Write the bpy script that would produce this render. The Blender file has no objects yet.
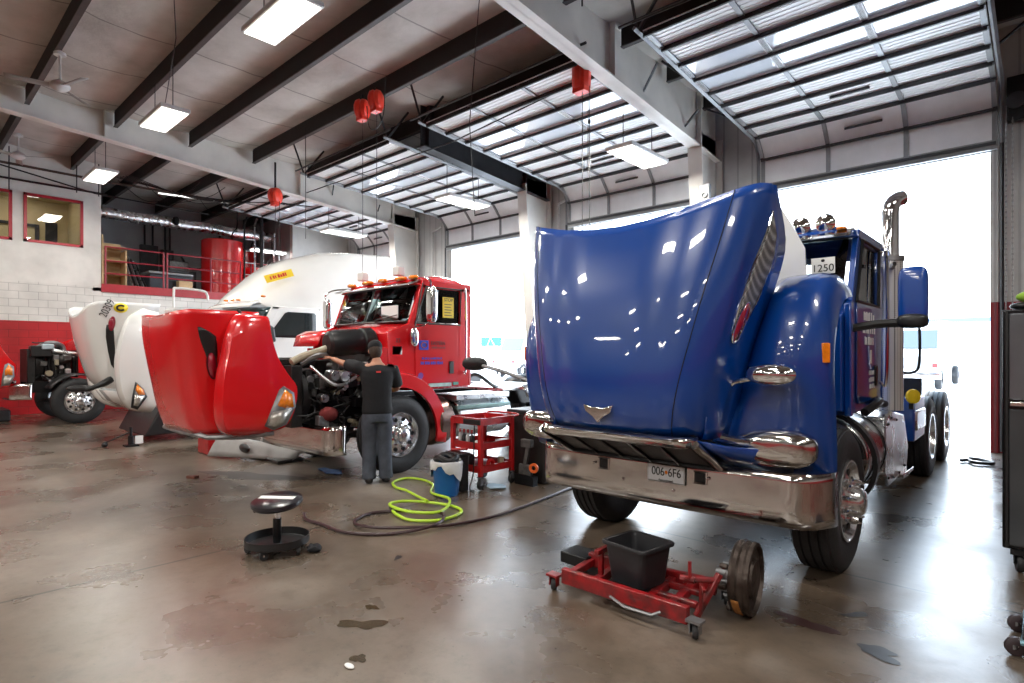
import bpy, bmesh, math, random
from math import sin, cos, pi, radians, sqrt, atan2, floor
from mathutils import Vector, Matrix, Euler
random.seed(7)
scn = bpy.context.scene
col = scn.collection

# ------------------------------------------------------------------ materials
MATS = {}
def mat(name, rgb, rough=0.5, metal=0.0, noise=0.0, nscale=6.0, bump=0.0, bscale=30.0, coat=0.0, emit=0.0,
        alpha=1.0, trans=0.0, rvar=0.0, spec=None, rgb2=None, aniso=None):
    if name in MATS: return MATS[name]
    m = bpy.data.materials.new(name); m.use_nodes = True
    nt = m.node_tree; b = nt.nodes['Principled BSDF']
    b.inputs['Base Color'].default_value = (*rgb, 1)
    b.inputs['Roughness'].default_value = rough
    b.inputs['Metallic'].default_value = metal
    if coat: b.inputs['Coat Weight'].default_value = coat; b.inputs['Coat Roughness'].default_value = 0.03
    if trans: b.inputs['Transmission Weight'].default_value = trans
    if spec is not None: b.inputs['Specular IOR Level'].default_value = spec
    if emit:
        b.inputs['Emission Color'].default_value = (*rgb, 1); b.inputs['Emission Strength'].default_value = emit
    tc = nt.nodes.new('ShaderNodeTexCoord')
    if noise or rvar or rgb2:
        n = nt.nodes.new('ShaderNodeTexNoise'); n.inputs['Scale'].default_value = nscale; n.inputs['Detail'].default_value = 5
        nt.links.new(tc.outputs['Object'], n.inputs['Vector'])
        r = nt.nodes.new('ShaderNodeValToRGB')
        r.color_ramp.elements[0].position = 0.3; r.color_ramp.elements[1].position = 0.72
        c2 = rgb2 if rgb2 else tuple(max(0, c*(1-noise)) for c in rgb)
        r.color_ramp.elements[0].color = (*c2, 1); r.color_ramp.elements[1].color = (*rgb, 1)
        nt.links.new(n.outputs['Fac'], r.inputs['Fac']); nt.links.new(r.outputs['Color'], b.inputs['Base Color'])
        if rvar:
            mr = nt.nodes.new('ShaderNodeMapRange')
            mr.inputs['From Min'].default_value = .3; mr.inputs['From Max'].default_value = .7
            mr.inputs['To Min'].default_value = max(0, rough-rvar); mr.inputs['To Max'].default_value = rough+rvar
            nt.links.new(n.outputs['Fac'], mr.inputs['Value']); nt.links.new(mr.outputs['Result'], b.inputs['Roughness'])
    if bump:
        n2 = nt.nodes.new('ShaderNodeTexNoise'); n2.inputs['Scale'].default_value = bscale; n2.inputs['Detail'].default_value = 4
        bp_ = nt.nodes.new('ShaderNodeBump'); bp_.inputs['Strength'].default_value = bump; bp_.inputs['Distance'].default_value = 0.02
        nt.links.new(tc.outputs['Object'], n2.inputs['Vector'])
        nt.links.new(n2.outputs['Fac'], bp_.inputs['Height']); nt.links.new(bp_.outputs['Normal'], b.inputs['Normal'])
    MATS[name] = m
    return m

chrome = mat('chrome', (.86,.86,.87), .07, 1.0, rvar=.03, nscale=2)
polished = mat('polished_steel', (.66,.63,.61), .10, 1.0, rvar=.04, nscale=2.5, bump=.03, bscale=3)
alum = mat('aluminium', (.72,.73,.75), .3, 1.0, noise=.15, rvar=.08, nscale=5)
alum_rim = mat('aluminium_rim', (.82,.82,.83), .2, .9, noise=.1, nscale=10)
steel = mat('dull_steel', (.34,.34,.35), .45, .8, noise=.4, nscale=8)
blackp = mat('black_plastic', (.012,.012,.013), .4, noise=.3, nscale=10)
blackm = mat('black_metal', (.014,.014,.016), .35, .3, noise=.4, nscale=9)
rubber = mat('tyre_rubber', (.022,.022,.024), .62, noise=.35, nscale=12, bump=.25, bscale=60)
grime = mat('grimy_engine_black', (.022,.02,.02), .5, .2, noise=.6, nscale=15, bump=.3, bscale=40)
engine_grey = mat('engine_grey', (.16,.155,.15), .45, .4, noise=.6, nscale=14)
engine_tan = mat('engine_tan', (.42,.36,.25), .5, noise=.4, nscale=10)
blue = mat('blue_paint', (.0,.052,.30), .28, 0.0, coat=1.0, noise=.12, nscale=1.2)
blue.node_tree.nodes['Principled BSDF'].inputs['Coat IOR'].default_value = 1.55
red = mat('red_paint', (.72,.008,.012), .25, .05, coat=.8, noise=.1, nscale=1.5)
redd = mat('red_enamel', (.5,.012,.014), .35, coat=.4, noise=.45, nscale=9)
redj = mat('red_worn_enamel', (.42,.006,.01), .4, coat=.3, nscale=11, rgb2=(.05,.008,.008))
white = mat('white_paint', (.82,.82,.80), .25, coat=.8, noise=.06, nscale=1.5)
whitem = mat('white_metal', (.7,.7,.69), .4, noise=.15, nscale=3)
girder_m = mat('girder_offwhite', (.84,.81,.76), .55, noise=.2, nscale=1.4, bump=.05, bscale=5)
purlin_m = mat('purlin_dark_brown', (.012,.009,.010), .65, noise=.4, nscale=3)
purlin_lit = mat('purlin_flange_lit', (.07,.06,.058), .5, noise=.4, nscale=3)  # the web's brown paint lightened, painting in the lit underside
dkgrey = mat('dark_grey_metal', (.05,.052,.058), .45, .3, noise=.3, nscale=4)
grey = mat('grey_metal', (.3,.31,.32), .45, .3, noise=.25, nscale=4)
jamb = mat('jamb_grey', (.1,.11,.13), .5, .2, noise=.3, nscale=3)
mesh_m = mat('radiator_mesh', (.15,.15,.155), .5, .5, noise=.3, nscale=120)
amber = mat('amber_lens', (1.0,.26,.01), .2, coat=1, noise=.25, nscale=40)
clearlens = mat('clear_lens', (.62,.6,.55), .12, .6, noise=.35, nscale=30)
redlens = mat('red_badge', (.32,.005,.03), .25, coat=1, noise=.2, nscale=20)
glassd = mat('dark_glass', (.012,.018,.02), .04, coat=1, spec=.8)
glassy = mat('windscreen_glass', (.02,.05,.055), .03, coat=1, spec=.9)
paper = mat('white_paper', (.8,.8,.78), .6, noise=.05)
yellow = mat('yellow_paper', (.85,.6,.02), .5, noise=.1, nscale=20)
inkblue = mat('blue_lettering', (.01,.03,.5), .4)
inkblack = mat('black_lettering', (.01,.01,.01), .5)
inkwhite = mat('white_lettering', (.85,.85,.85), .5)
inkred = mat('red_lettering', (.6,.02,.02), .5)
plate_m = mat('plate_white', (.8,.82,.84), .35, noise=.05)
lamp_m = mat('lamp_diffuser', (1.0,.97,.9), .5, emit=1.3)
tube_m = mat('tube_lamp', (1.0,.98,.95), .5, emit=8.0)

def nodes_mat(name):
    m = bpy.data.materials.new(name); m.use_nodes = True; MATS[name] = m
    nt = m.node_tree
    return m, nt, nt.nodes['Principled BSDF'], nt.nodes.new, nt.links.new

def ramp(nt, stops):
    r = nt.nodes.new('ShaderNodeValToRGB'); cr = r.color_ramp
    while len(cr.elements) < len(stops): cr.elements.new(0.5)
    for e, (p, c) in zip(cr.elements, stops):
        e.position = p; e.color = (*c, 1) if len(c) == 3 else c
    return r
def math_node(nt, op, a, b=None, c=None):
    n = nt.nodes.new('ShaderNodeMath'); n.operation = op
    for i, x in enumerate((a, b, c)):
        if x is None: continue
        if isinstance(x, (int, float)): n.inputs[i].default_value = x
        else: nt.links.new(x, n.inputs[i])
    return n.outputs[0]
def mix(nt, fac, a, b):
    n = nt.nodes.new('ShaderNodeMix'); n.data_type = 'RGBA'
    for sock, x in ((n.inputs[0], fac), (n.inputs[6], a), (n.inputs[7], b)):
        if isinstance(x, (int, float)): sock.default_value = x
        elif isinstance(x, tuple): sock.default_value = (*x, 1)
        else: nt.links.new(x, sock)
    return n.outputs[2]
def noise(nt, vec, scale, detail=5, rough=.55, dist=0):
    n = nt.nodes.new('ShaderNodeTexNoise'); n.inputs['Scale'].default_value = scale
    n.inputs['Detail'].default_value = detail; n.inputs['Roughness'].default_value = rough
    n.inputs['Distortion'].default_value = dist
    nt.links.new(vec, n.inputs['Vector']); return n.outputs['Fac']

def floor_material():
    m, nt, b, N, L = nodes_mat('shop_concrete')
    tc = N('ShaderNodeTexCoord'); P = tc.outputs['Object']
    sx = N('ShaderNodeSeparateXYZ'); L(P, sx.inputs[0])
    big = noise(nt, P, .4, 6, .6, .1); mid = noise(nt, P, 1.1, 5, .55, .1); fine = noise(nt, P, 9, 8, .75)
    base = ramp(nt, [(.3,(.06,.04,.026)), (.5,(.135,.102,.076)), (.7,(.23,.195,.165))]); L(big, base.inputs['Fac'])
    r2 = ramp(nt, [(.2,(.5,.45,.40)), (.5,(.86,.84,.81)), (.8,(1.25,1.23,1.2))]); L(mid, r2.inputs['Fac'])
    mx = N('ShaderNodeMix'); mx.data_type='RGBA'; mx.blend_type='MULTIPLY'; mx.inputs[0].default_value=.9
    L(base.outputs['Color'], mx.inputs[6]); L(r2.outputs['Color'], mx.inputs[7])
    r3 = ramp(nt, [(.25,(.45,.43,.4)), (.5,(1,1,1)), (.75,(1.25,1.25,1.25))]); L(fine, r3.inputs['Fac'])
    my = N('ShaderNodeMix'); my.data_type='RGBA'; my.blend_type='MULTIPLY'; my.inputs[0].default_value=.7
    L(mx.outputs[2], my.inputs[6]); L(r3.outputs['Color'], my.inputs[7])
    # dark specks
    sp = noise(nt, P, 38, 2, .5); spr = ramp(nt, [(.70,(0,0,0)), (.74,(1,1,1))]); L(sp, spr.inputs['Fac'])
    c1 = mix(nt, spr.outputs['Color'], my.outputs[2], (.05,.045,.04))
    # saw-cut joints, slightly wobbling
    wob = math_node(nt, 'MULTIPLY', math_node(nt, 'SUBTRACT', noise(nt, P, 3, 3), .5), .02)
    jx = math_node(nt, 'ADD', sx.outputs[0], wob); jy = math_node(nt, 'ADD', sx.outputs[1], wob)
    lx = math_node(nt, 'LESS_THAN', math_node(nt, 'ABSOLUTE', math_node(nt, 'SUBTRACT', math_node(nt, 'PINGPONG', math_node(nt, 'ADD', jx, 4.95), 4.9), 0)), .013)
    ly = math_node(nt, 'LESS_THAN', math_node(nt, 'ABSOLUTE', math_node(nt, 'PINGPONG', math_node(nt, 'SUBTRACT', jy, 4.76), 4.25)), .012)
    inside = math_node(nt, 'LESS_THAN', sx.outputs[1], 12.2)
    j = math_node(nt, 'MULTIPLY', math_node(nt, 'MAXIMUM', lx, ly), inside)
    c2 = mix(nt, j, c1, (.02,.018,.015))
    L(c2, b.inputs['Base Color'])
    rr = N('ShaderNodeMapRange'); L(mid, rr.inputs['Value'])
    rr.inputs['From Min'].default_value=.3; rr.inputs['From Max'].default_value=.7
    rr.inputs['To Min'].default_value=.2; rr.inputs['To Max'].default_value=.4
    L(rr.outputs['Result'], b.inputs['Roughness']); b.inputs['Specular IOR Level'].default_value=.9
    bu = N('ShaderNodeBump'); bu.inputs['Strength'].default_value=.12; bu.inputs['Distance'].default_value=.01
    L(fine, bu.inputs['Height']); L(bu.outputs['Normal'], b.inputs['Normal'])
    return m

def wall_material(name, axis, z_red, z_block, block=True, upper=(.68,.66,.62), ribs=False, lower=(.47,.01,.014)):
    m, nt, b, N, L = nodes_mat(name)
    tc = N('ShaderNodeTexCoord'); P = tc.outputs['Object']
    sx = N('ShaderNodeSeparateXYZ'); L(P, sx.inputs[0])
    cb = N('ShaderNodeCombineXYZ'); L(sx.outputs[axis], cb.inputs[0]); L(sx.outputs[2], cb.inputs[1])
    redmask = math_node(nt, 'LESS_THAN', sx.outputs[2], z_red)
    n = noise(nt, P, 1.2, 6); r = ramp(nt, [(.3,tuple(c*.78 for c in upper)), (.6,upper)]); L(n, r.inputs['Fac'])
    rl = ramp(nt, [(.3,tuple(c*.6 for c in lower)), (.6,lower)]); L(n, rl.inputs['Fac'])
    c = mix(nt, redmask, r.outputs['Color'], rl.outputs['Color'])
    bu = N('ShaderNodeBump'); bu.inputs['Strength'].default_value=.5; bu.inputs['Distance'].default_value=.01
    if block:
        br = N('ShaderNodeTexBrick'); L(cb.outputs[0], br.inputs['Vector'])
        br.inputs['Scale'].default_value=1.0; br.inputs['Brick Width'].default_value=.41; br.inputs['Row Height'].default_value=.205
        br.inputs['Mortar Size'].default_value=.008; br.inputs['Mortar Smooth'].default_value=.4
        br.inputs['Color1'].default_value=(1,1,1,1); br.inputs['Color2'].default_value=(.93,.93,.93,1); br.inputs['Mortar'].default_value=(.62,.62,.62,1)
        low = math_node(nt, 'LESS_THAN', sx.outputs[2], z_block)
        mm = mix(nt, low, (1.0,1.0,1.0), br.outputs['Color'])
        mu = N('ShaderNodeMix'); mu.data_type='RGBA'; mu.blend_type='MULTIPLY'; mu.inputs[0].default_value=1
        L(c, mu.inputs[6]); L(mm, mu.inputs[7]); c = mu.outputs[2]
        L(math_node(nt, 'MULTIPLY', math_node(nt,'SUBTRACT',1.0,br.outputs['Fac']), low), bu.inputs['Height'])
    if ribs:
        w = math_node(nt, 'PINGPONG', sx.outputs[axis], .15)
        w2 = math_node(nt, 'LESS_THAN', w, .018)
        c = mix(nt, math_node(nt,'MULTIPLY',w2,.35), c, (.12,.12,.13))
        L(w2, bu.inputs['Height'])
    L(c, b.inputs['Base Color']); b.inputs['Roughness'].default_value=.5
    L(bu.outputs['Normal'], b.inputs['Normal'])
    return m

def ceiling_material():
    m, nt, b, N, L = nodes_mat('vinyl_insulation')
    tc = N('ShaderNodeTexCoord'); P = tc.outputs['Object']
    sx = N('ShaderNodeSeparateXYZ'); L(P, sx.inputs[0])
    n = noise(nt, P, .7, 6, .6); r = ramp(nt, [(.28,(.38,.355,.32)), (.5,(.58,.55,.51)), (.7,(.70,.67,.63))]); L(n, r.inputs['Fac'])
    wob = math_node(nt, 'MULTIPLY', math_node(nt, 'SUBTRACT', noise(nt, P, .8, 2), .5), .35)
    s = math_node(nt, 'PINGPONG', math_node(nt, 'ADD', sx.outputs[0], wob), .95)
    seam = math_node(nt, 'LESS_THAN', s, .02)
    c = mix(nt, math_node(nt,'MULTIPLY',seam,.6), r.outputs['Color'], (.10,.09,.085))
    L(c, b.inputs['Base Color']); b.inputs['Roughness'].default_value=.55
    bu = N('ShaderNodeBump'); bu.inputs['Strength'].default_value=.35; bu.inputs['Distance'].default_value=.06
    L(noise(nt, P, 2.2, 4), bu.inputs['Height']); L(bu.outputs['Normal'], b.inputs['Normal'])
    return m

def ribbed_panel():
    m, nt, b, N, L = nodes_mat('door_panel_steel')
    tc = N('ShaderNodeTexCoord'); P = tc.outputs['Object']
    n = noise(nt, P, 1.6, 5); r = ramp(nt, [(.3,(.78,.79,.80)), (.65,(.92,.93,.94))]); L(n, r.inputs['Fac'])
    L(r.outputs['Color'], b.inputs['Base Color']); b.inputs['Roughness'].default_value=.42
    bu = N('ShaderNodeBump'); bu.inputs['Strength'].default_value=.06; bu.inputs['Distance'].default_value=.02
    L(noise(nt, P, 7, 3), bu.inputs['Height']); L(bu.outputs['Normal'], b.inputs['Normal'])
    return m

floor_m = floor_material()
wall_left_m = wall_material('wall_left_block_paint', 1, 2.5, 3.55)
wall_door_m = wall_material('wall_back_siding', 0, 2.45, 0, block=False, upper=(.66,.66,.65), ribs=True, lower=(.3,.01,.02))
wall_front_m = wall_material('wall_front_block_paint', 0, 2.5, 3.55, upper=(.3,.29,.28))
ceil_m = ceiling_material()
panel_m = ribbed_panel()
pane_m = mat('door_pane_glass', (.75,.82,.9), .05, coat=1, spec=1.0, noise=.1, nscale=3)  # pale blue base stands in for daylight reflected in the panes

# ------------------------------------------------------------------ mesh builder
class MB:
    def __init__(s): s.v = []; s.f = []
    def add(s, vs, fs):
        o = len(s.v); s.v += [Vector(v) for v in vs]; s.f += [tuple(i+o for i in f) for f in fs]; return s
    def box(s, x0, x1, y0, y1, z0, z1):
        vs = [(x,y,z) for z in (z0,z1) for y in (y0,y1) for x in (x0,x1)]
        return s.add(vs, [(0,2,3,1),(4,5,7,6),(0,1,5,4),(2,6,7,3),(0,4,6,2),(1,3,7,5)])
    def obox(s, c, size, rot=(0,0,0)):
        R = rot if isinstance(rot, Matrix) else Euler(rot).to_matrix()
        c = Vector(c); hx, hy, hz = [q/2 for q in size]
        vs = [c + R @ Vector((x,y,z)) for z in (-hz,hz) for y in (-hy,hy) for x in (-hx,hx)]
        return s.add(vs, [(0,2,3,1),(4,5,7,6),(0,1,5,4),(2,6,7,3),(0,4,6,2),(1,3,7,5)])
    def bar(s, p0, p1, w, h=None):
        p0, p1 = Vector(p0), Vector(p1); d = p1-p0
        if d.length < 1e-6: return s
        q = d.to_track_quat('Y', 'Z').to_matrix()
        return s.obox((p0+p1)/2, (w, d.length, h or w), q)
    def cyl(s, p0, p1, r0, r1=None, n=16):
        return s.tube([p0, p1], [r0, r0 if r1 is None else r1], n)
    def tube(s, pts, r, n=8, closed=False):
        pts = [Vector(p) for p in pts]; k = len(pts)
        rs = r if isinstance(r, (list, tuple)) else [r]*k
        t0 = (pts[1]-pts[0]).normalized()
        a = Vector((0,0,1)) if abs(t0.z) < .9 else Vector((1,0,0))
        u = t0.cross(a).normalized(); vs = []
        for i, p in enumerate(pts):
            if closed: t = (pts[(i+1)%k]-pts[i-1])
            else: t = pts[min(i+1,k-1)]-pts[max(i-1,0)]
            if t.length < 1e-9: t = t0
            t = t.normalized(); u = (u - t*u.dot(t))
            if u.length < 1e-6: u = t.orthogonal()
            u.normalize(); w = t.cross(u)
            for j in range(n):
                an = 2*pi*j/n; vs.append(p + (u*cos(an)+w*sin(an))*rs[i])
        fs = []
        for i in range(k if closed else k-1):
            for j in range(n):
                a0 = i*n+j; a1 = i*n+(j+1)%n; b0 = ((i+1)%k)*n+j; b1 = ((i+1)%k)*n+(j+1)%n
                fs.append((a0,a1,b1,b0))
        if not closed: fs += [tuple(range(n-1,-1,-1)), tuple((k-1)*n+j for j in range(n))]
        return s.add(vs, fs)
    def lathe(s, prof, o, axis, n=32, closed=False):
        o = Vector(o); ax = Vector(axis).normalized(); u = ax.orthogonal().normalized(); w = ax.cross(u)
        vs = []; k = len(prof)
        for i in range(n):
            an = 2*pi*i/n; d = u*cos(an)+w*sin(an)
            for r, h in prof: vs.append(o + ax*h + d*r)
        fs = []
        for i in range(n):
            i2 = (i+1)%n
            for j in range(k if closed else k-1):
                j2 = (j+1)%k; fs.append((i*k+j, i2*k+j, i2*k+j2, i*k+j2))
        return s.add(vs, fs)
    def prism(s, poly, axis, a0, a1):
        def P(p, a):
            if axis == 'x': return (a, p[0], p[1])
            if axis == 'y': return (p[0], a, p[1])
            return (p[0], p[1], a)
        n = len(poly); vs = [P(p,a0) for p in poly]+[P(p,a1) for p in poly]
        return s.add(vs, [tuple(range(n)), tuple(range(2*n-1,n-1,-1))]+[(i,n+i,n+(i+1)%n,(i+1)%n) for i in range(n)])
    def grid(s, rows, closed=False):
        nr, nc = len(rows), len(rows[0]); vs = [p for r in rows for p in r]; fs = []
        for i in range(nr-1):
            for j in range(nc if closed else nc-1):
                j2 = (j+1)%nc; fs.append((i*nc+j, i*nc+j2, (i+1)*nc+j2, (i+1)*nc+j))
        return s.add(vs, fs)
    def loft(s, rings, cap=True):
        n = len(rings[0]); s.grid(rings, True)
        if cap:
            o = len(s.v)-n*len(rings)
            s.f.append(tuple(o+i for i in range(n-1,-1,-1))); s.f.append(tuple(len(s.v)-n+i for i in range(n)))
        return s
    def sphere(s, c, r, n=16, m=10):
        c = Vector(c); rr = r if isinstance(r,(tuple,list)) else (r,r,r); rows = []
        for i in range(m+1):
            t = pi*i/m*.9999+.00005*pi
            rows.append([c+Vector((rr[0]*sin(t)*cos(2*pi*j/n), rr[1]*sin(t)*sin(2*pi*j/n), rr[2]*cos(t))) for j in range(n)])
        return s.grid(rows, True)
    def xf(s, M, start=0):
        for i in range(start, len(s.v)): s.v[i] = M @ s.v[i]
        return s
    def build(s, name, m, parent=None, smooth=True, bevel=0, solid=0, label=None, sub=0, segs=2, kind=None, ang=35):
        me = bpy.data.meshes.new(name)
        off = Vector((0,0,0))
        if parent is not None:
            q = parent
            while q is not None: off += q.location; q = q.parent
        me.from_pydata([v-off for v in s.v], [], s.f)
        bm = bmesh.new(); bm.from_mesh(me); bmesh.ops.remove_doubles(bm, verts=bm.verts, dist=1e-5)
        bmesh.ops.recalc_face_normals(bm, faces=bm.faces); bm.to_mesh(me); bm.free()
        me.materials.append(m)
        if smooth:
            me.polygons.foreach_set('use_smooth', [True]*len(me.polygons)); me.set_sharp_from_angle(angle=radians(ang))
        o = bpy.data.objects.new(name, me); col.objects.link(o)
        if parent is not None: o.parent = parent
        if sub:
            md = o.modifiers.new('s','SUBSURF'); md.levels = sub; md.render_levels = sub
        if solid:
            md = o.modifiers.new('t','SOLIDIFY'); md.thickness = abs(solid); md.offset = 0
        if bevel:
            md = o.modifiers.new('b','BEVEL'); md.width = bevel; md.segments = segs; md.limit_method = 'ANGLE'; md.angle_limit = radians(40)
            md.harden_normals = False
        if label: o['label'] = label
        if kind: o['kind'] = kind
        return o

def tag(o, label=None, cat=None, group=None, kind=None):
    if label: o['label'] = label
    if cat: o['category'] = cat
    if group: o['group'] = group
    if kind: o['kind'] = kind
    return o
def thing(name, loc, label, cat, group=None):
    o = bpy.data.objects.new(name, None); col.objects.link(o); o.location = loc; o.empty_display_size = .1
    return tag(o, label, cat, group)
def structure(name, loc=(0,0,0)):
    o = bpy.data.objects.new(name, None); col.objects.link(o); o.location = loc; o['kind'] = 'structure'
    return o
def copy_tree(o, parent=None):
    c = o.copy(); col.objects.link(c); c.parent = parent
    for ch in [q for q in bpy.data.objects if q.parent == o]: copy_tree(ch, c)
    return c
def text(name, s, size, M, m, parent=None, align='CENTER', ext=.0015, squeeze=1.0):
    cu = bpy.data.curves.new(name, 'FONT'); cu.body = s; cu.size = size; cu.extrude = ext; cu.align_x = align; cu.align_y = 'CENTER'
    t = bpy.data.objects.new(name, cu); col.objects.link(t)
    dg = bpy.context.evaluated_depsgraph_get(); dg.update()
    me = bpy.data.meshes.new_from_object(t.evaluated_get(dg)); bpy.data.objects.remove(t)
    off = Vector((0,0,0)); q = parent
    while q is not None: off += q.location; q = q.parent
    me.transform(Matrix.Translation(-off) @ M @ Matrix.Diagonal((squeeze,1,1,1)))
    me.materials.clear(); me.materials.append(m); me.name = name
    o = bpy.data.objects.new(name, me); col.objects.link(o)
    if parent is not None: o.parent = parent
    return o
def frameM(o, xdir, ydir):      # text frame: x along writing, y up
    x = Vector(xdir).normalized(); y = Vector(ydir); y = (y-x*y.dot(x)).normalized(); z = x.cross(y)
    M = Matrix((x,y,z)).transposed().to_4x4(); M.translation = Vector(o); return M
def scribble(m_, o, xdir, ydir, width, h, parent, seed, name='lettering'):     # a line of writing too small to read
    rn_ = random.Random(seed); M_ = frameM(o, xdir, ydir); mb_ = MB(); x = -width/2
    while x < width/2-.4*h:
        a = rn_.uniform(.35,.7)*h; hh = h*rn_.choice([1,1,.8,.9])
        mb_.box(x, x+a, -h/2, -h/2+hh, 0, .002); x += a+rn_.choice([.18,.18,.5])*h
    return mb_.xf(M_).build(name, m_, parent, smooth=False)
def arc(c, r, a0, a1, n, f):    # f maps (u,v)->point
    return [f(c[0]+r*cos(radians(a0+(a1-a0)*i/n)), c[1]+r*sin(radians(a0+(a1-a0)*i/n))) for i in range(n+1)]
def smooth_path(pts, n=6):      # Catmull-Rom
    P = [Vector(p) for p in pts]; P = [P[0]*2-P[1]]+P+[P[-1]*2-P[-2]]; out = []
    for i in range(1, len(P)-2):
        for k in range(n):
            t = k/n; a,b,c,d = P[i-1],P[i],P[i+1],P[i+2]
            out.append(.5*((2*b)+(c-a)*t+(2*a-5*b+4*c-d)*t*t+(3*b-a-3*c+d)*t**3))
    out.append(P[-2]); return out
def lerp(a, b, t): return a+(b-a)*t
def interp(tab, x):
    if x <= tab[0][0]: return tab[0][1]
    for (x0,y0),(x1,y1) in zip(tab, tab[1:]):
        if x <= x1:
            t = (x-x0)/(x1-x0); t = t*t*(3-2*t) if False else t
            return y0+(y1-y0)*t
    return tab[-1][1]
def spl(tab, x):                # smooth 1-D spline through a table
    n = len(tab)
    if x <= tab[0][0]: return tab[0][1]
    if x >= tab[-1][0]: return tab[-1][1]
    for i in range(n-1):
        if x <= tab[i+1][0]:
            x0,y0 = tab[i]; x1,y1 = tab[i+1]; h = x1-x0; t = (x-x0)/h
            m0 = (tab[i+1][1]-tab[i-1][1])/(tab[i+1][0]-tab[i-1][0])*h if i>0 else y1-y0
            m1 = (tab[i+2][1]-tab[i][1])/(tab[i+2][0]-tab[i][0])*h if i<n-2 else y1-y0
            return (2*t**3-3*t*t+1)*y0+(t**3-2*t*t+t)*m0+(-2*t**3+3*t*t)*y1+(t**3-t*t)*m1
# ------------------------------------------------------------------ camera and light
FPX = 580.0; H = 1.6; TH = radians(42.6)
cam = bpy.data.cameras.new('camera'); co = bpy.data.objects.new('camera', cam); col.objects.link(co)
co.location = (0,0,H); co.rotation_euler = (pi/2, 0, TH)
cam.sensor_width = 36; cam.lens = FPX/1024*36; cam.shift_y = (354.5-341.5)/1024; cam.clip_end = 500
scn.camera = co
w = bpy.data.worlds.new('daylight'); scn.world = w; w.use_nodes = True
wn = w.node_tree; bg = wn.nodes['Background']
tcw = wn.nodes.new('ShaderNodeTexCoord'); sp_ = wn.nodes.new('ShaderNodeSeparateXYZ'); wn.links.new(tcw.outputs['Generated'], sp_.inputs[0])
rw = ramp(wn, [(0,(.8,.84,.9)), (.5,(.95,.98,1.0)), (.75,(.62,.8,1.0)), (1,(.45,.68,1.0))])
mrw = wn.nodes.new('ShaderNodeMapRange'); mrw.inputs['From Min'].default_value=-1; wn.links.new(sp_.outputs[2], mrw.inputs['Value'])
wn.links.new(mrw.outputs['Result'], rw.inputs['Fac']); wn.links.new(rw.outputs['Color'], bg.inputs['Color'])
bg.inputs['Strength'].default_value = 6.5
sun = bpy.data.lights.new('sun','SUN'); so = bpy.data.objects.new('sun', sun); col.objects.link(so)
sun.energy = 9.0; sun.angle = radians(2); so.rotation_euler = (radians(28), 0, radians(160)); sun.color=(1,.97,.92)
scn.view_settings.view_transform = 'Standard'; scn.view_settings.look = 'None'; scn.view_settings.gamma = 1
scn.view_settings.use_curve_mapping = False; scn.view_settings.exposure = 0.7
scn.cycles.use_denoising = True; scn.cycles.max_bounces = 8; scn.cycles.diffuse_bounces = 4; scn.cycles.glossy_bounces = 4
scn.cycles.sample_clamp_indirect = 4; scn.cycles.use_adaptive_sampling = False; scn.cycles.light_sampling_threshold = 0; scn.cycles.caustics_reflective = False; scn.cycles.caustics_refractive = False

# ------------------------------------------------------------------ building
XL, XR, YD, YF = -20.0, 9.0, 12.3, -20.0
def roofz(y): return 7.22-.02*y
DOORS = [(-18.9,-16.0), (-13.9,-10.5), (-9.1,-5.5), (-4.2,-.62)]
DH = 4.95
MB().box(XL-4, XR, YF, YD+.1, -.2, 0).build('floor', floor_m, kind='structure', smooth=False)
apron = mat('sunlit_concrete_yard', (.75,.75,.74), .8, noise=.12, nscale=.8)
MB().box(-70, 50, YD+.1, 110, -.22, -.012).build('outside_ground', apron, kind='structure', smooth=False)
# ceiling: vinyl sheets sagging between purlins
PY = [2.05+1.56*k for k in range(-14, 8)]
mb = MB(); ys = []
for a, b_ in zip([YF]+PY, PY+[YD]):
    for k in range(8): ys.append((a+(b_-a)*k/8, sin(pi*k/8)*.07 if b_-a > .5 else 0))
ys.append((YD, 0))
mb.grid([[(x, y, roofz(y)-s_-.02) for x in (XL-4, -15.6, -10, -5.2, 0, 5.3, XR)] for y, s_ in ys])
mb.build('ceiling', ceil_m, kind='structure', ang=80)
MB().box(XL-4, XR, YF, YD+.1, 7.45, 7.55).build('roof', grey, kind='structure', smooth=False)
# left wall with the office windows cut out
WW = [(1.1,2.30), (2.59,3.83)]; WZ = (4.66,5.87)
mb = MB(); MZ0, MZ1 = 4.28, 10.05
mb.box(XL-.2, XL, YF, MZ0, 0, WZ[0]); mb.box(XL-.2, XL, YF, MZ0, WZ[1], 7.3)
yy = YF
for a, b_ in WW: mb.box(XL-.2, XL, yy, a, WZ[0], WZ[1]); yy = b_
mb.box(XL-.2, XL, yy, MZ0, WZ[0], WZ[1])
mb.box(XL-.2, XL, MZ0, MZ1, 0, 3.42); mb.box(XL-.2, XL, MZ1, YD+.1, 0, 7.3)
mb.build('wall_left', wall_left_m, kind='structure', smooth=False)
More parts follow.
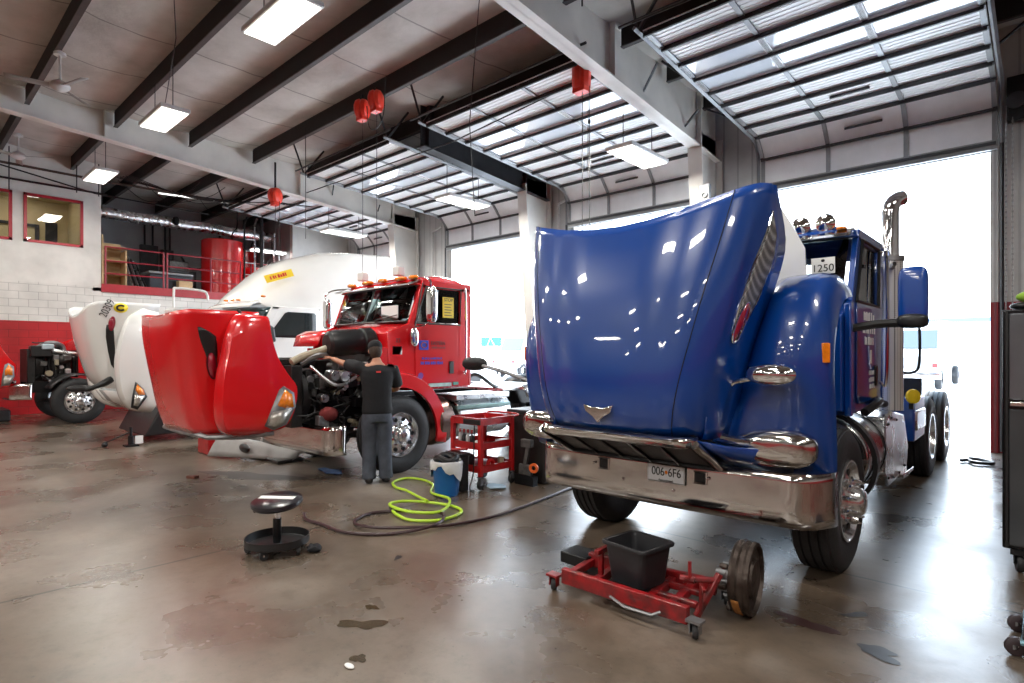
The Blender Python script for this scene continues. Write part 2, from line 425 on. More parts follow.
# mezzanine shell
mz_m = mat('mezzanine_grey_wall', (.36,.36,.37), .7, noise=.35, nscale=1.1)  # grey raised to carry the tube light's effect on the walls
MB().box(XL-3.9, XL-3.7, YF, YD, 0, 7.4).build('wall_mezzanine', mz_m, kind='structure', smooth=False)
MB().box(XL-3.7, XL-.0, MZ0-.2, MZ1+.2, 3.42, 3.52).build('floor_mezzanine', grey, kind='structure', smooth=False)
MB().box(XL-3.7, XL-.2, MZ1, MZ1+.15, 3.4, 7.3).build('wall_mezzanine_side', mz_m, kind='structure', smooth=False)
MB().box(XL-3.7, XL-.2, MZ0-.2, MZ0-.02, 3.4, 7.3).build('wall_office', mz_m, kind='structure', smooth=False)
MB().box(XL+.0, XL+.05, MZ0, MZ1, 3.40, 3.64).build('trim_1', mat('mezz_red_edge', (.38,.02,.03), .4, noise=.2), kind='structure', smooth=False)
# office room behind the windows
off_m = mat('office_tan_wall', (.52,.42,.22), .6, noise=.08)
mb = MB(); mb.box(XL-3.0, XL-2.9, -2, 4.05, 3.6, 6.6); mb.box(XL-3, XL-.2, 4.02, 4.07, 3.6, 6.6); mb.box(XL-3, XL-.2, -2, -1.95, 3.6, 6.6)
mb.build('wall_office_inner', off_m, kind='structure', smooth=False)
MB().box(XL-3, XL-.2, -2, 4.07, 6.35, 6.42).build('ceiling_office', off_m, kind='structure', smooth=False)
MB().box(XL-3, XL-.2, -2, 4.07, 3.55, 3.6).build('floor_office', grey, kind='structure', smooth=False)
winred = mat('window_frame_red', (.42,.015,.03), .35, noise=.15)
for i, (a, b_) in enumerate(WW):
    s_ = structure('window_%d' % (i+1), (XL, (a+b_)/2, WZ[0]))
    m2 = MB(); t = .07
    m2.box(XL-.05, XL+.03, a-.03, b_+.03, WZ[0]-.05, WZ[0]+t-.05); m2.box(XL-.05, XL+.03, a-.03, b_+.03, WZ[1]-t+.05, WZ[1]+.05)
    m2.box(XL-.05, XL+.03, a-.03, a+t-.03, WZ[0]-.05, WZ[1]+.05); m2.box(XL-.05, XL+.03, b_-t+.03, b_+.03, WZ[0]-.05, WZ[1]+.05)
    m2.build('window_frame', winred, s_, smooth=False)
    gl = MATS.get('clear_glass')
    if gl is None:
        gl, nt, b0, N, L = nodes_mat('clear_glass')
        tr = N('ShaderNodeBsdfTransparent'); gs = N('ShaderNodeBsdfGlossy'); gs.inputs['Roughness'].default_value=.02
        fr = N('ShaderNodeFresnel'); fr.inputs['IOR'].default_value=1.5; ms = N('ShaderNodeMixShader')
        L(fr.outputs[0], ms.inputs[0]); L(tr.outputs[0], ms.inputs[1]); L(gs.outputs[0], ms.inputs[2])
        L(ms.outputs[0], nt.nodes['Material Output'].inputs['Surface'])
    MB().box(XL-.03, XL-.02, a, b_, WZ[0], WZ[1]).build('pane', gl, s_, smooth=False)
for (y0,y1,x0,x1) in ((2.55,3.2,-22.3,-21.2),(1.0,1.7,-22.3,-21.2)):
    t_ = thing('office_ceiling_light', ((x0+x1)/2,(y0+y1)/2,6.3), 'square recessed ceiling light seen through the %s office window' % ('wide right' if y0>2 else 'left edge'), 'light')
    MB().box(x0, x1, y0, y1, 6.31, 6.35).build('diffuser', mat('office_lamp', (1,.97,.9), .5, emit=3.5), t_, smooth=False)
t_ = thing('office_doorway', (-22.85, 3.0, 3.6), 'dark framed doorway seen through the office window', 'doorway')
MB().box(-22.9,-22.84, 2.35,3.25,5.52,5.6).box(-22.9,-22.84, 3.2,3.3,3.6,5.6).build('frame', blackm, t_, smooth=False)
MB().box(-22.9,-22.86, 3.45,3.75,3.6,5.72).build('door', blackm, t_, smooth=False)
t_ = thing('exit_sign', (-22.8, 2.75, 5.7), 'small red exit sign above the doorway behind the office window', 'sign')
MB().box(-22.8,-22.76, 2.66,2.92,5.66,5.82).build('housing', mat('exit_red', (.9,.12,.08), .5, emit=.35), t_, smooth=False)
text('lettering', 'EXIT', .14, frameM((-22.752,2.79,5.74), (0,1,0), (0,0,1)), inkred, t_)
# door wall
mb = MB(); x = XL-.2
for a, b_ in DOORS: mb.box(x, a, YD, YD+.12, 0, DH); x = b_
mb.box(x, XR, YD, YD+.12, 0, DH); mb.box(XL-.2, XR, YD, YD+.12, DH, 7.3)
mb.build('wall_back', wall_door_m, kind='structure', smooth=False)
mb = MB()
for i, (a, b_) in enumerate(DOORS):
    m2 = MB(); m2.box(a-.06, a+.04, YD-.06, YD+.13, 0, DH+.05); m2.box(b_-.04, b_+.06, YD-.06, YD+.13, 0, DH+.05); m2.box(a, b_, YD-.02, YD+.16, DH, DH+.2)
    m2.build('trim_%d' % (i+2), wall_door_m, kind='structure', smooth=False)
MB().box(XL-.2, XR, YF-.15, YF, 0, 7.4).build('wall_front', wall_front_m, kind='structure', smooth=False)
MB().box(XR, XR+.15, YF, YD, 0, 7.4).build('wall_right', wall_left_m, kind='structure', smooth=False)

# purlins (dark roof beams), one object per beam and bay
def purlin(x0, x1, y):
    z = roofz(y)-.02
    e = structure('roof_beam', (x0, y, z-.36))
    MB().box(x0, x1, y-.03, y+.03, z-.36, z).build('web', purlin_m, e, smooth=False)
    MB().box(x0, x1, y-.05, y+.035, z-.375, z-.355).build('flange', purlin_lit, e, smooth=False)
for y in PY:
    for x0, x1 in ((-23.7,-15.75), (-15.55,-5.35), (-5.15,5.2), (5.4,9)):
        if x1 < -15 and y < 4.3 and False: continue
        purlin(x0, x1, y)
# rigid frames: tapered rafter + tapered column
def girder(x, y_in=YF, dark=False, zt=None):
    e = structure('roof_girder', (x, YD, 0))
    ma = girder_m if not dark else dkgrey  # dark grey paints in the unlit side of the short rafter
    def bot(y): return 5.72+(YD-y)*.084 if y > 1.5 else 6.6
    def top(y): return roofz(y)-.05
    ys_ = [y_in]+[y for y in (1.5, 5, 8, 11.3) if y > y_in]+[YD-.12]
    poly = [(y, bot(y)) for y in ys_]+[(y, top(y)) for y in reversed(ys_)]
    MB().prism(poly, 'x', x-.012, x+.012).build('web', ma, e, smooth=False)
    fm = MB()
    for f_, s_ in ((bot,-1), (top,1)):
        pl = [(y, f_(y)) for y in ys_]+[(y, f_(y)+.03) for y in reversed(ys_)]
        fm.prism(pl, 'x', x-.13, x+.13)
    fm.build('flange', ma, e, smooth=False)
    st = MB()
    for y in (8.05, 11.25, 3.4):
        if y > y_in: st.box(x-.12, x+.12, y-.01, y+.01, bot(y), top(y))
    st.build('stiffener', ma, e, smooth=False)
    c = structure('column_%d' % (1 if x < -12 else (2 if x < -8 else (3 if x < 0 else 4))), (x, YD, 0))
    yb, yt = 11.75, 11.2
    MB().prism([(YD-.1,0),(yb,0),(yt,6.2),(YD-.1,6.2)], 'x', x-.012, x+.012).build('web', ma if not dark else girder_m, c, smooth=False)
    MB().prism([(yb,0),(yb-.03,0),(yt-.03,6.0),(yt,6.0)], 'x', x-.15, x+.15).prism([(YD-.1,0),(YD-.07,0),(YD-.07,6.2),(YD-.1,6.2)], 'x', x-.15, x+.15).build('flange', ma if not dark else girder_m, c, smooth=False)
girder(-15.65); girder(-5.25); girder(5.3); girder(-9.95, y_in=7.9, dark=True)

# overhead sectional doors, rolled up along sloping tracks
def track_path(y_end=7.4):
    pts = [(12.12, 4.98), (12.12, 5.5)]
    for k in range(1, 6):
        a = k/5*radians(86); r = .42
        pts.append((12.12-r*(1-cos(a)), 5.5+r*sin(a)))
    y, z = pts[-1]; pts.append((y_end, z+(y-y_end)*.07)); return pts
TP = track_path()
def along(path, s):
    for (a, b_) in zip(path, path[1:]):
        d = math.hypot(b_[0]-a[0], b_[1]-a[1])
        if s <= d or b_ is path[-1]:
            t = s/d; return (lerp(a[0],b_[0],t), lerp(a[1],b_[1],t))
        s -= d
SLEN = sum(math.hypot(b_[0]-a[0], b_[1]-a[1]) for a, b_ in zip(TP, TP[1:]))
def sectional_door(i, a, b_):
    e = structure('door_%d' % (i+1), ((a+b_)/2, YD, DH))
    a0, b0 = a-.06, b_+.06; W = b0-a0; n = 10; L_ = SLEN/n; ncol = 3
    for k in range(n):
        s0, s1 = k*L_+.01, (k+1)*L_-.01
        p0, p1 = along(TP, s0), along(TP, s1)
        d = Vector((0, p1[0]-p0[0], p1[1]-p0[1])); dl = d.length; d.normalize(); nn = Vector((0, d.z, -d.y))   # towards the room
        if nn.z > 0 or (abs(nn.z) < .3 and nn.y > 0): nn = -nn
        o = Vector((a0, p0[0], p0[1]))
        def pt(u, v, h): return o+Vector((u,0,0))+d*v+nn*h
        def slab(m_, u0, u1, v0, v1, h0, h1):
            m_.add([pt(u,v,h) for h in (h0,h1) for v in (v0,v1) for u in (u0,u1)], [(0,2,3,1),(4,5,7,6),(0,1,5,4),(2,6,7,3),(0,4,6,2),(1,3,7,5)])
        glass = k in (6, 7)
        pm = MB()
        if glass:
            for c in range(ncol):
                u0, u1 = c*W/ncol, (c+1)*W/ncol
                slab(pm, u0, u0+.05, 0, dl, -.04, 0); slab(pm, u1-.05, u1, 0, dl, -.04, 0)
                slab(pm, u0+.05, u1-.05, 0, .05, -.04, 0); slab(pm, u0+.05, u1-.05, dl-.05, dl, -.04, 0)
                g = MB(); slab(g, u0+.05, u1-.05, .05, dl-.05, -.03, -.022); g.build('pane', pane_m, e, smooth=False)
        else:
            slab(pm, 0, W, 0, dl, -.045, -.03)
            if 1 < k: 
                for q in range(6): slab(pm, 0.02, W-.02, dl*(q+.25)/6, dl*(q+.62)/6, -.032, -.022)
        pm.build('panel', panel_m, e, smooth=False)
        sm = MB()      # stiles and rails
        for c in range(ncol+1):
            u = min(max(c*W/ncol, .04), W-.04); slab(sm, u-.035, u+.035, 0, dl, -.022, .0)
        sm.build('stile', grey, e, smooth=False)
        rm = MB(); slab(rm, .02, W-.02, 0 if k else -.02, .028, -.02, .05)
        if k in (1,3): slab(rm, W*.42, W*.58, dl*.5, dl*.5+.03, -.02, .02)
        if k == n-1: slab(rm, .0, W, dl-.03, dl, -.02, .06)
        rm.build('strut', dkgrey if k < 9 else purlin_m, e, smooth=False)
        hm = MB()
        for u in (.03, W/3, 2*W/3, W-.03): slab(hm, u-.03, u+.03, -.05, .05, .0, .012)
        hm.build('hinge', dkgrey, e, smooth=False)
    MB().box(a0, b0, 12.1, 12.16, DH-.05, DH+.1).build('bottom_seal', grey, e, smooth=False)
    for s_, xx in ((-1,a0-.05), (1,b0+.05)):
        tr = MB(); tr.tube([(xx, YD-.18, .05)]+[(xx, y, z) for y, z in TP[:1]], .03, 6); tr.build('vertical_track', dkgrey, e)
        tr = MB(); pts = [(xx, y, z) for y, z in TP]
        pts[-1] = (xx, 7.25, TP[-1][1]+.02)
        tr.tube(pts, .035, 4); tr.build('track', grey, e, smooth=False)
        bk = MB(); y = 7.35; z = TP[-1][1]
        bk.bar((xx, y, z), (xx, y+.55, roofz(8)-.1), .04); bk.bar((xx,y,z),(xx,y-.3,roofz(7)-.1), .03)
        bk.bar((xx, 9.2, z-.1), (xx+s_*.5, 9.0, 6.6), .03); bk.bar((xx, 10.8, z-.2), (xx+s_*.5, 10.6, 6.3), .03)
        bk.build('hanger_bracket', dkgrey, e, smooth=False)
    sh = MB(); sh.cyl((a0-.3, 7.25, TP[-1][1]+.12), (b0+.3, 7.25, TP[-1][1]+.12), .022, n=8)
    sh.build('torsion_shaft', dkgrey, e)
for i, (a, b_) in enumerate(DOORS): sectional_door(i, a, b_)
for a, b_ in DOORS:      # sampling portals for the daylight that comes through each doorway (they emit nothing)
    pl_ = bpy.data.lights.new('doorway_portal', 'AREA'); pl_.shape = 'RECTANGLE'; pl_.size = b_-a; pl_.size_y = DH; pl_.cycles.is_portal = True
    po = bpy.data.objects.new('doorway_portal', pl_); col.objects.link(po); po.location = ((a+b_)/2, YD+.2, DH/2); po.rotation_euler = (-pi/2, 0, 0)
# ------------------------------------------------------------------ truck building blocks
def wheel(root, x, y, side, R=.525, W=.29, style='steer', nuts=0, dual=False, name='wheel'):
    hw = W/2
    prof = [(.295,-hw+.02),(.33,-hw),(.42,-hw-.008),(R-.05,-hw+.005),(R-.012,-hw+.03)]
    for g in (-.09,-.03,.03,.09): prof += [(R,g-.022),(R-.012,g-.014),(R-.012,g+.014),(R,g+.022)] if False else [(R,g-.02),(R-.002,g),(R,g+.02),(R-.014,g+.026),(R-.014,g+.034)]
    prof += [(R-.012,hw-.03),(R-.05,hw-.005),(.42,hw+.008),(.33,hw),(.295,hw-.02),(.285,0)]
    m_ = MB(); c = Vector((x, y, R-.005)); ax = (side,0,0)
    m_.lathe(prof, c, ax, 44, closed=True)
    if dual: m_.lathe(prof, c-Vector((side*.34,0,0)), ax, 44, closed=True)
    tw = m_.build(name, rubber, root, ang=30)
    if style == 'steer':
        rp = [(.30,hw-.02),(.298,hw+.004),(.285,hw+.004),(.268,hw-.03),(.255,hw-.05),(.17,hw-.02),(.13,hw+.0),(.11,hw+.03),(.10,hw+.075),(.075,hw+.1),(.02,hw+.108),(.0005,hw+.108)]
        hr, hh, nr, nh = .208, hw-.032, .15, hw-.01
    else:
        rp = [(.30,hw-.02),(.298,hw+.004),(.285,hw+.004),(.27,hw-.05),(.262,hw-.19),(.20,hw-.2),(.15,hw-.19),(.12,hw-.17),(.11,hw-.06),(.09,hw-.04),(.0005,hw-.035)]
        hr, hh, nr, nh = .225, hw-.197, .165, hw-.19
    rim = MB().lathe(rp, c, ax, 44).build('rim', alum_rim, tw, ang=40)
    for i in range(10):
        a = 2*pi*i/10; d = Vector((0,cos(a),sin(a)))
        p = c+d*hr+Vector((side*(hh),0,0)); MB().cyl(p, p+Vector((side*.012,0,0)), .028, n=12).build('hand_hole', blackm, tw)
    if nuts == 2:
        for i in range(10):
            a = 2*pi*(i+.5)/10; d = Vector((0,cos(a),sin(a))); p = c+d*nr+Vector((side*nh,0,0))
            MB().tube([p, p+Vector((side*.045,0,0)), p+Vector((side*.055,0,0)), p+Vector((side*.085,0,0))], [.017,.017,.013,.008], 8).build('lug_nut', chrome, tw)
    else:
        for i in range(10):
            a = 2*pi*(i+.5)/10; d = Vector((0,cos(a),sin(a))); p = c+d*nr+Vector((side*nh,0,0)); MB().cyl(p, p+Vector((side*.03,0,0)), .015, n=6).build('lug_nut', chrome, tw)
    return tw

def chassis(root, cx, y0, yr1, yr2, fy=4.84, fx=.96, nuts=0, rr=True):
    fr = MB()
    for s_ in (-1,1):
        fr.box(cx+s_*.43-.04, cx+s_*.43+.04, y0+.15, yr2+.9, .72, .98)
    for y in (y0+.5, fy+.9, fy+2.2, yr1-.6, yr2+.8): fr.box(cx-.4, cx+.4, y-.05, y+.05, .76, .92)
    fr.build('frame_rail', blackm, root, smooth=False)
    ax = MB().tube([(cx-.85,fy,.5),(cx-.55,fy,.42),(cx+.55,fy,.42),(cx+.85,fy,.5)], .055, 8)
    for s_ in (-1,1):
        for k in range(5): ax.box(cx+s_*.45-.045, cx+s_*.45+.045, fy-.55+k*.07, fy+.55-k*.07, .46+k*.02, .475+k*.02)
    ax.build('front_axle', grime, root)
    wheel(root, cx+fx, fy, 1, nuts=nuts); wheel(root, cx-fx, fy, -1)
    if rr:
        for y in (yr1, yr2):
            wheel(root, cx+.93, y, 1, style='drive', dual=True, W=.27); wheel(root, cx-.93, y, -1, style='drive', dual=True, W=.27)
            MB().cyl((cx-.6,y,.52),(cx+.6,y,.52),.07).sphere((cx,y,.52),.2,14,8).build('drive_axle', grime, root)
        fw = MB(); fw.prism([(cx-.45,yr1-.1),(cx-.2,yr1-.45),(cx+.2,yr1-.45),(cx+.45,yr1-.1),(cx+.42,yr2),(cx+.15,yr2+.1),(cx+.06,yr1+.3),(cx-.06,yr1+.3),(cx-.15,yr2+.1),(cx-.42,yr2)], 'z', 1.06, 1.12)
        fw.build('fifth_wheel', grime, root, bevel=.01)

def hood_fn(rows):
    """rows: (z, Yfront, half width, side depth Y) from nose to cowl, as smooth functions of v in 0..1"""
    n = len(rows)-1
    return [[(i/n, r[k]) for i, r in enumerate(rows)] for k in range(4)]
def hood_shell(root, cx, m, rows, dip=.17, crease=None, name='hood', nv=22, corner=.1, noseround=.05, crown=.0, flare=.06, cs=.72):
    T = hood_fn(rows)
    def P(a, v, off=0.0):           # a: 0..1 across the top, 1..2 down the side (right half); mirrored by the caller
        z = spl(T[0], v); yf = spl(T[1], v); w_ = spl(T[2], v); ys = spl(T[3], v)
        if a <= 1:
            lx = a*w_; zz = z-dip*v*v*(1-a*a); t = max(0, (a-cs)/(1-cs))
            y = yf+crown*a*a+corner*(1-sqrt(max(0,1-t*t*.93)))
            if v < .12: y += noseround*((.12-v)/.12)**2
            if crease and lx < lerp(crease[0], crease[1], v): y -= .012
            return Vector((lx, y-off, zz))
        t = a-1; y1 = yf+crown+corner*.735
        return Vector((w_+.02*sin(pi*min(1,t*1.3))+flare*t+off, lerp(y1, ys, t), z))
    def rowsof(side):
        R_ = []
        for i in range(nv+1):
            v = i/nv; w_ = spl(T[2], v); al = [0,.15,.3]
            if crease:
                c = lerp(crease[0], crease[1], v)/w_; al = [0, c*.5, c-.02, c+.02, (c+.72)/2]
            else: al = [0,.2,.4,.6]
            al += [.72,.8,.87,.93,.97,.99,1.0, 1.04,1.12,1.3,1.5,1.75,2.0]
            R_.append([Vector((cx+side*p.x, p.y, p.z)) for p in (P(a, v) for a in al)])
        return R_
    mb_ = MB(); mb_.grid(rowsof(1)); mb_.grid(rowsof(-1))
    o = mb_.build(name, m, root, solid=.018, ang=28)
    return o, P
def fender_shell(parent, cx, side, m, tab, name='fender', sub=1):
    """tab: (z, inner lx, inner Y, crest Y, outer lx, lip Y)"""
    rows = []; n = 26; K = len(tab)-1
    T = [[(i/K, r[k]) for i, r in enumerate(tab)] for k in range(len(tab[0]))]
    for i in range(n+1):
        v = i/n; z, li, yi, yc, lo, yl = [spl(T[k], v) for k in range(6)]
        zi, zl = z, z
        if len(tab[0]) > 6: zl = spl(T[6], v)
        w_ = lo-li
        prof = [(li, yi, z), (li+.18*w_, lerp(yi,yc,.62), z), (li+.34*w_, lerp(yi,yc,.93), z), (li+.52*w_, yc-.008, z), (li+.7*w_, yc+.0, z),
                (li+.86*w_, yc+.028, lerp(z,zl,.15)), (li+.95*w_, lerp(yc,yl,.42), lerp(z,zl,.5)), (lo, lerp(yc,yl,.75), lerp(z,zl,.8)), (lo+.004, yl, zl), (lo-.02, yl+.012, zl)]
        rows.append([Vector((cx+side*p[0], p[1], p[2])) for p in prof])
    return MB().grid(rows).build(name, m, parent, solid=.012, ang=50)
def blob(mb_, c, r, e=2.6, n=28, m=14, f=None):   # superellipsoid
    c = Vector(c); rows = []
    def sp(x, p): return math.copysign(abs(x)**p, x)
    for i in range(m+1):
        t = -pi/2+pi*(i+.001)/(m+.002); row = []
        for j in range(n):
            a = 2*pi*j/n; p = Vector((r[0]*sp(cos(t),2/e)*sp(cos(a),2/e), r[1]*sp(sin(t),2/e), r[2]*sp(cos(t),2/e)*sp(sin(a),2/e)))
            if f: p = f(p)
            row.append(c+p)
        rows.append(row)
    return mb_.grid(rows, True)
def bumper(root, cx, y, z0, z1, m=polished, hw=1.2, name='bumper', sweep=.28):
    rows = []
    for k in range(7):
        t = k/6; z = lerp(z0, z1, t); out = .012*(1-t) if t > .12 else .012*t/.12
        row = []
        for j in range(-16, 17):
            u = j/16; lx = hw*(abs(u)**.9)*(1 if u >= 0 else -1)
            a = abs(lx)/hw
            yy = y+.05*a*a+ (sweep*max(0,(a-.86)/.14)**2.2 if a > .86 else 0) - out
            row.append(Vector((cx+lx*(1 if a < .86 else 1)-(0), yy, z)))
        # wrapped ends
        e0, e1 = row[0], row[-1]
        row = [e0+Vector((-.006,.06,0))]+row+[e1+Vector((.006,.06,0))]
        rows.append(row)
    o = MB().grid(rows).build(name, m, root, solid=.012, ang=40)
    return o
def engine_bay(root, cx, y0, y1, z0=.6, z1=1.6, seed=1, busy=26):
    rnd = random.Random(seed)
    eb = MB(); eb.box(cx-.3, cx+.3, y0+.45, y1, z0, z1-.25).box(cx-.22, cx+.22, y0+.5, y1-.1, z1-.25, z1-.05)
    for k in range(6): eb.box(cx+.28, cx+.4, y0+.5+k*.14, y0+.58+k*.14, z0+.25, z1-.3)
    eb.build('engine_block', grime, root, bevel=.015)
    rd = MB(); rd.box(cx-.5, cx+.5, y0+.05, y0+.2, z0+.05, z1-.12); 
    rd.build('radiator', grime, root, bevel=.01)
    sh = MB(); sh.lathe([(.42,0),(.44,.02),(.44,.16),(.38,.2)], (cx, y0+.2, (z0+z1)/2), (0,1,0), 28); sh.build('fan_shroud', blackp, root)
    tb = MB(); tb.sphere((cx+.38, y0+.75, z1-.35), (.13,.16,.13), 14, 8).cyl((cx+.38,y0+.9,z1-.35),(cx+.38,y0+1.05,z1-.35),.08); tb.build('turbocharger', engine_grey, root)
    pp = MB(); pp.tube(smooth_path([(cx+.35,y0+.25,z1-.1),(cx+.45,y0+.45,z1+.02),(cx+.42,y0+.7,z1-.05),(cx+.38,y0+.75,z1-.3)]), .055, 10)
    pp.tube(smooth_path([(cx-.4,y0+.25,z0+.4),(cx-.5,y0+.6,z0+.45),(cx-.35,y0+.9,z0+.6)]), .05, 10); pp.build('intake_pipe', steel, root)
    for k in range(busy):
        x = cx+rnd.uniform(.2,.62); y = rnd.uniform(y0+.3, y1-.05); z = rnd.uniform(z0+.0, z1-.1)
        mm = rnd.choice([grime, alum, engine_grey, blackm, steel, engine_grey, engine_tan])
        if k % 3 == 0:
            MB().box(x-.05, x+.05, y-rnd.uniform(.03,.09), y+rnd.uniform(.03,.09), z-.05, z+rnd.uniform(.03,.1)).build('bracket', mm, root, bevel=.008)
        elif k % 3 == 1:
            MB().cyl((x-.06,y,z),(x+.08,y,z),rnd.uniform(.03,.07),n=14).build('pulley' if k%2 else 'filter_housing', mm, root, bevel=.005)
        else:
            p = [(x,y,z)]
            for q in range(4): p.append((min(cx+.66, p[-1][0]+rnd.uniform(-.1,.1)), min(y1, max(y0+.1, p[-1][1]+rnd.uniform(-.2,.22))), min(z1+.03, max(z0+.12, p[-1][2]+rnd.uniform(-.16,.14)))))
            MB().tube(smooth_path(p,5), rnd.uniform(.009,.02), 6).build('hose', rnd.choice([blackp,blackp,grime,steel]), root)

def day_cab(root, cx, hw, dy, m, logo=None, full=True):
    T = lambda pl: [(y+dy, z) for y, z in pl]
    cab = MB()
    for s_ in (-1,1):
        xa, xb = cx+s_*(hw-.05), cx+s_*hw
        for pl in ([(4.62,1.16),(4.6,1.9),(4.98,2.05),(6.14,2.05),(6.14,1.12),(4.95,1.12)], [(4.96,2.04),(5.06,2.04),(5.27,2.6),(5.17,2.6)],
                   [(5.9,2.04),(6.14,2.04),(6.12,2.6),(5.92,2.6)], [(5.16,2.55),(6.12,2.55),(6.1,2.66),(5.2,2.66)]):
            cab.prism(T(pl), 'x', min(xa,xb), max(xa,xb))
    cab.box(cx-hw, cx+hw, 6.1+dy, 6.14+dy, 1.12, 1.88); cab.box(cx-hw, cx+hw, 6.1+dy, 6.14+dy, 2.52, 2.66)
    cab.box(cx-hw, cx-hw+.15, 6.1+dy, 6.14+dy, 1.9, 2.5); cab.box(cx+hw-.15, cx+hw, 6.1+dy, 6.14+dy, 1.9, 2.5)
    cab.box(cx-hw+.04, cx+hw-.04, 4.95+dy, 6.12+dy, 1.1, 1.16)
    cab.build('cab_body', m, root, bevel=.012)
    rows = []
    for y, z, iw in ((5.12,2.60,.0),(5.15,2.66,.01),(5.3,2.72,.02),(5.6,2.77,.02),(5.9,2.76,.02),(6.08,2.71,.03),(6.14,2.62,.02),(6.15,2.56,.0)):
        row = []
        for j in range(-12,13):
            u = j/12; a = abs(u); lx = (hw-iw+.01)*u
            row.append(Vector((cx+lx, y+dy, z-(z-2.58)*max(0,(a-.75)/.25)**2.2*.95 -.0)))
        rows.append(row)
    MB().grid(rows).build('roof', m, root, solid=.02, ang=50)
    # cowl with the windscreen on it, bowed forward at its centre
    rows = []
    for z, yb in ((1.2,4.72),(1.6,4.7),(1.88,4.68),(1.97,4.76),(2.06,4.95)):
        rows.append([Vector((cx+hw*u*.985, yb+dy+.12*u*u*(1 if z>1.9 else 0), z)) for u in [j/8 for j in range(-8,9)]])
    MB().grid(rows).build('cowl', m, root, solid=.02, ang=50)
    MB().box(cx-.55, cx+.55, 4.66+dy, 4.69+dy, 1.05, 1.7).build('firewall', grime, root, smooth=False)
    for s_ in (-1,1):
        pts = []
        for (za, ya) in ((2.07,4.97),(2.585,5.17)):
            pts.append([Vector((cx+s_*lx, ya+dy-.07*(1-(lx/hw)**2), za)) for lx in (.025,.25,.5,.75,hw-.07)])
        MB().grid(pts).build('windscreen', tint_glass, root, solid=.008)
    fm = MB()
    for pl in ([(0,0)],): pass
    fm.tube([(cx, 4.885+dy, 2.06),(cx, 5.09+dy, 2.6)], .018, 6)
    fm.tube([Vector((cx+lx, 4.96+dy-.075*(1-(lx/hw)**2), 2.065)) for lx in [hw*q/6*.96 for q in range(-6,7)]], .016, 6)
    fm.tube([Vector((cx+lx, 5.165+dy-.075*(1-(lx/hw)**2), 2.59)) for lx in [hw*q/6*.96 for q in range(-6,7)]], .016, 6)
    fm.build('windscreen_gasket', blackp, root)
    for s_ in (-1,1):
        MB().tube([(cx+s_*.3, 4.87+dy, 2.06),(cx+s_*.32,4.88+dy,2.1),(cx+s_*.75,4.94+dy,2.16)], .008, 5).build('wiper', blackp, root)
    MB().add([(cx+s_*(hw-.02), y+dy, z) for s_ in (-1,) for y,z in ((5.07,2.06),(5.9,2.06),(5.92,2.56),(5.27,2.56))], [(0,1,2,3)]).build('side_window', tint_glass, root, solid=.006, smooth=False)
    MB().add([(cx+(hw-.02), y+dy, z) for y,z in ((5.07,2.06),(5.9,2.06),(5.92,2.56),(5.27,2.56))], [(0,1,2,3)]).build('side_window', tint_glass, root, solid=.006, smooth=False)
    # sun visor
    MB().prism([(4.98+dy,2.575),(5.2+dy,2.66),(5.2+dy,2.675),(4.98+dy,2.6)], 'x', cx-hw*.97, cx+hw*.97).build('sun_visor', chrome if full else polished, root, bevel=.004)
    # doors
    for s_ in (-1,1):
        xa, xb = cx+s_*(hw-.002), cx+s_*(hw+.012)
        d = MB().prism(T([(5.06,1.26),(5.12,1.19),(5.78,1.19),(5.86,1.26),(5.86,2.035),(5.06,2.035)]), 'x', min(xa,xb), max(xa,xb)).build('door', m, root, bevel=.006)
        MB().box(min(xb,xb+s_*.02), max(xb,xb+s_*.02), 5.68+dy, 5.76+dy, 1.32, 1.5).build('door_handle', blackp, d, bevel=.006)
        g = MB(); xg = cx+s_*(hw+.008)
        g.tube([(xg,y+dy,z) for y,z in ((5.06,2.04),(5.9,2.04),(5.925,2.57),(5.26,2.57),(5.06,2.04))], .014, 6); g.build('window_seal', blackp, d)
        h = MB(); xg = cx+s_*(hw+.06)
        h.tube(smooth_path([(xg-s_*.06,5.98+dy,2.55),(xg,5.97+dy,2.5),(xg,5.97+dy,1.4),(xg-s_*.06,5.97+dy,1.34)]), .014, 7); h.build('grab_handle', chrome, root)
    # interior
    it = MB(); it.box(cx-hw+.06, cx+hw-.06, 4.98+dy, 5.2+dy, 1.7, 2.1); it.build('dashboard', blackp, root, bevel=.03)
    for s_ in (-1,1):
        st = MB().box(cx+s_*.55-.2, cx+s_*.55+.2, 5.62+dy, 5.76+dy, 1.6, 2.12).box(cx+s_*.55-.24, cx+s_*.55+.24, 5.3+dy, 5.8+dy, 1.5, 1.66); st.build('seat', mat('seat_grey', (.22,.24,.25), .8, noise=.2), root, bevel=.04)
    sw = MB().tube([(cx+.55+.2*cos(a), 5.3+dy+.06*sin(a), 2.02+.17*sin(a)) for a in [2*pi*k/20 for k in range(20)]], .014, 6, closed=True); sw.build('steering_wheel', blackp, root)

tint_glass, nt_, b_, N_, L_ = nodes_mat('tinted_window_glass')
tr_ = N_('ShaderNodeBsdfTransparent'); tr_.inputs['Color'].default_value=(.86,.93,.92,1)
gs_ = N_('ShaderNodeBsdfGlossy'); gs_.inputs['Roughness'].default_value=.02
fr_ = N_('ShaderNodeFresnel'); fr_.inputs['IOR'].default_value=1.6; ms_ = N_('ShaderNodeMixShader')
L_(fr_.outputs[0], ms_.inputs[0]); L_(tr_.outputs[0], ms_.inputs[1]); L_(gs_.outputs[0], ms_.inputs[2]); L_(ms_.outputs[0], nt_.nodes['Material Output'].inputs['Surface'])

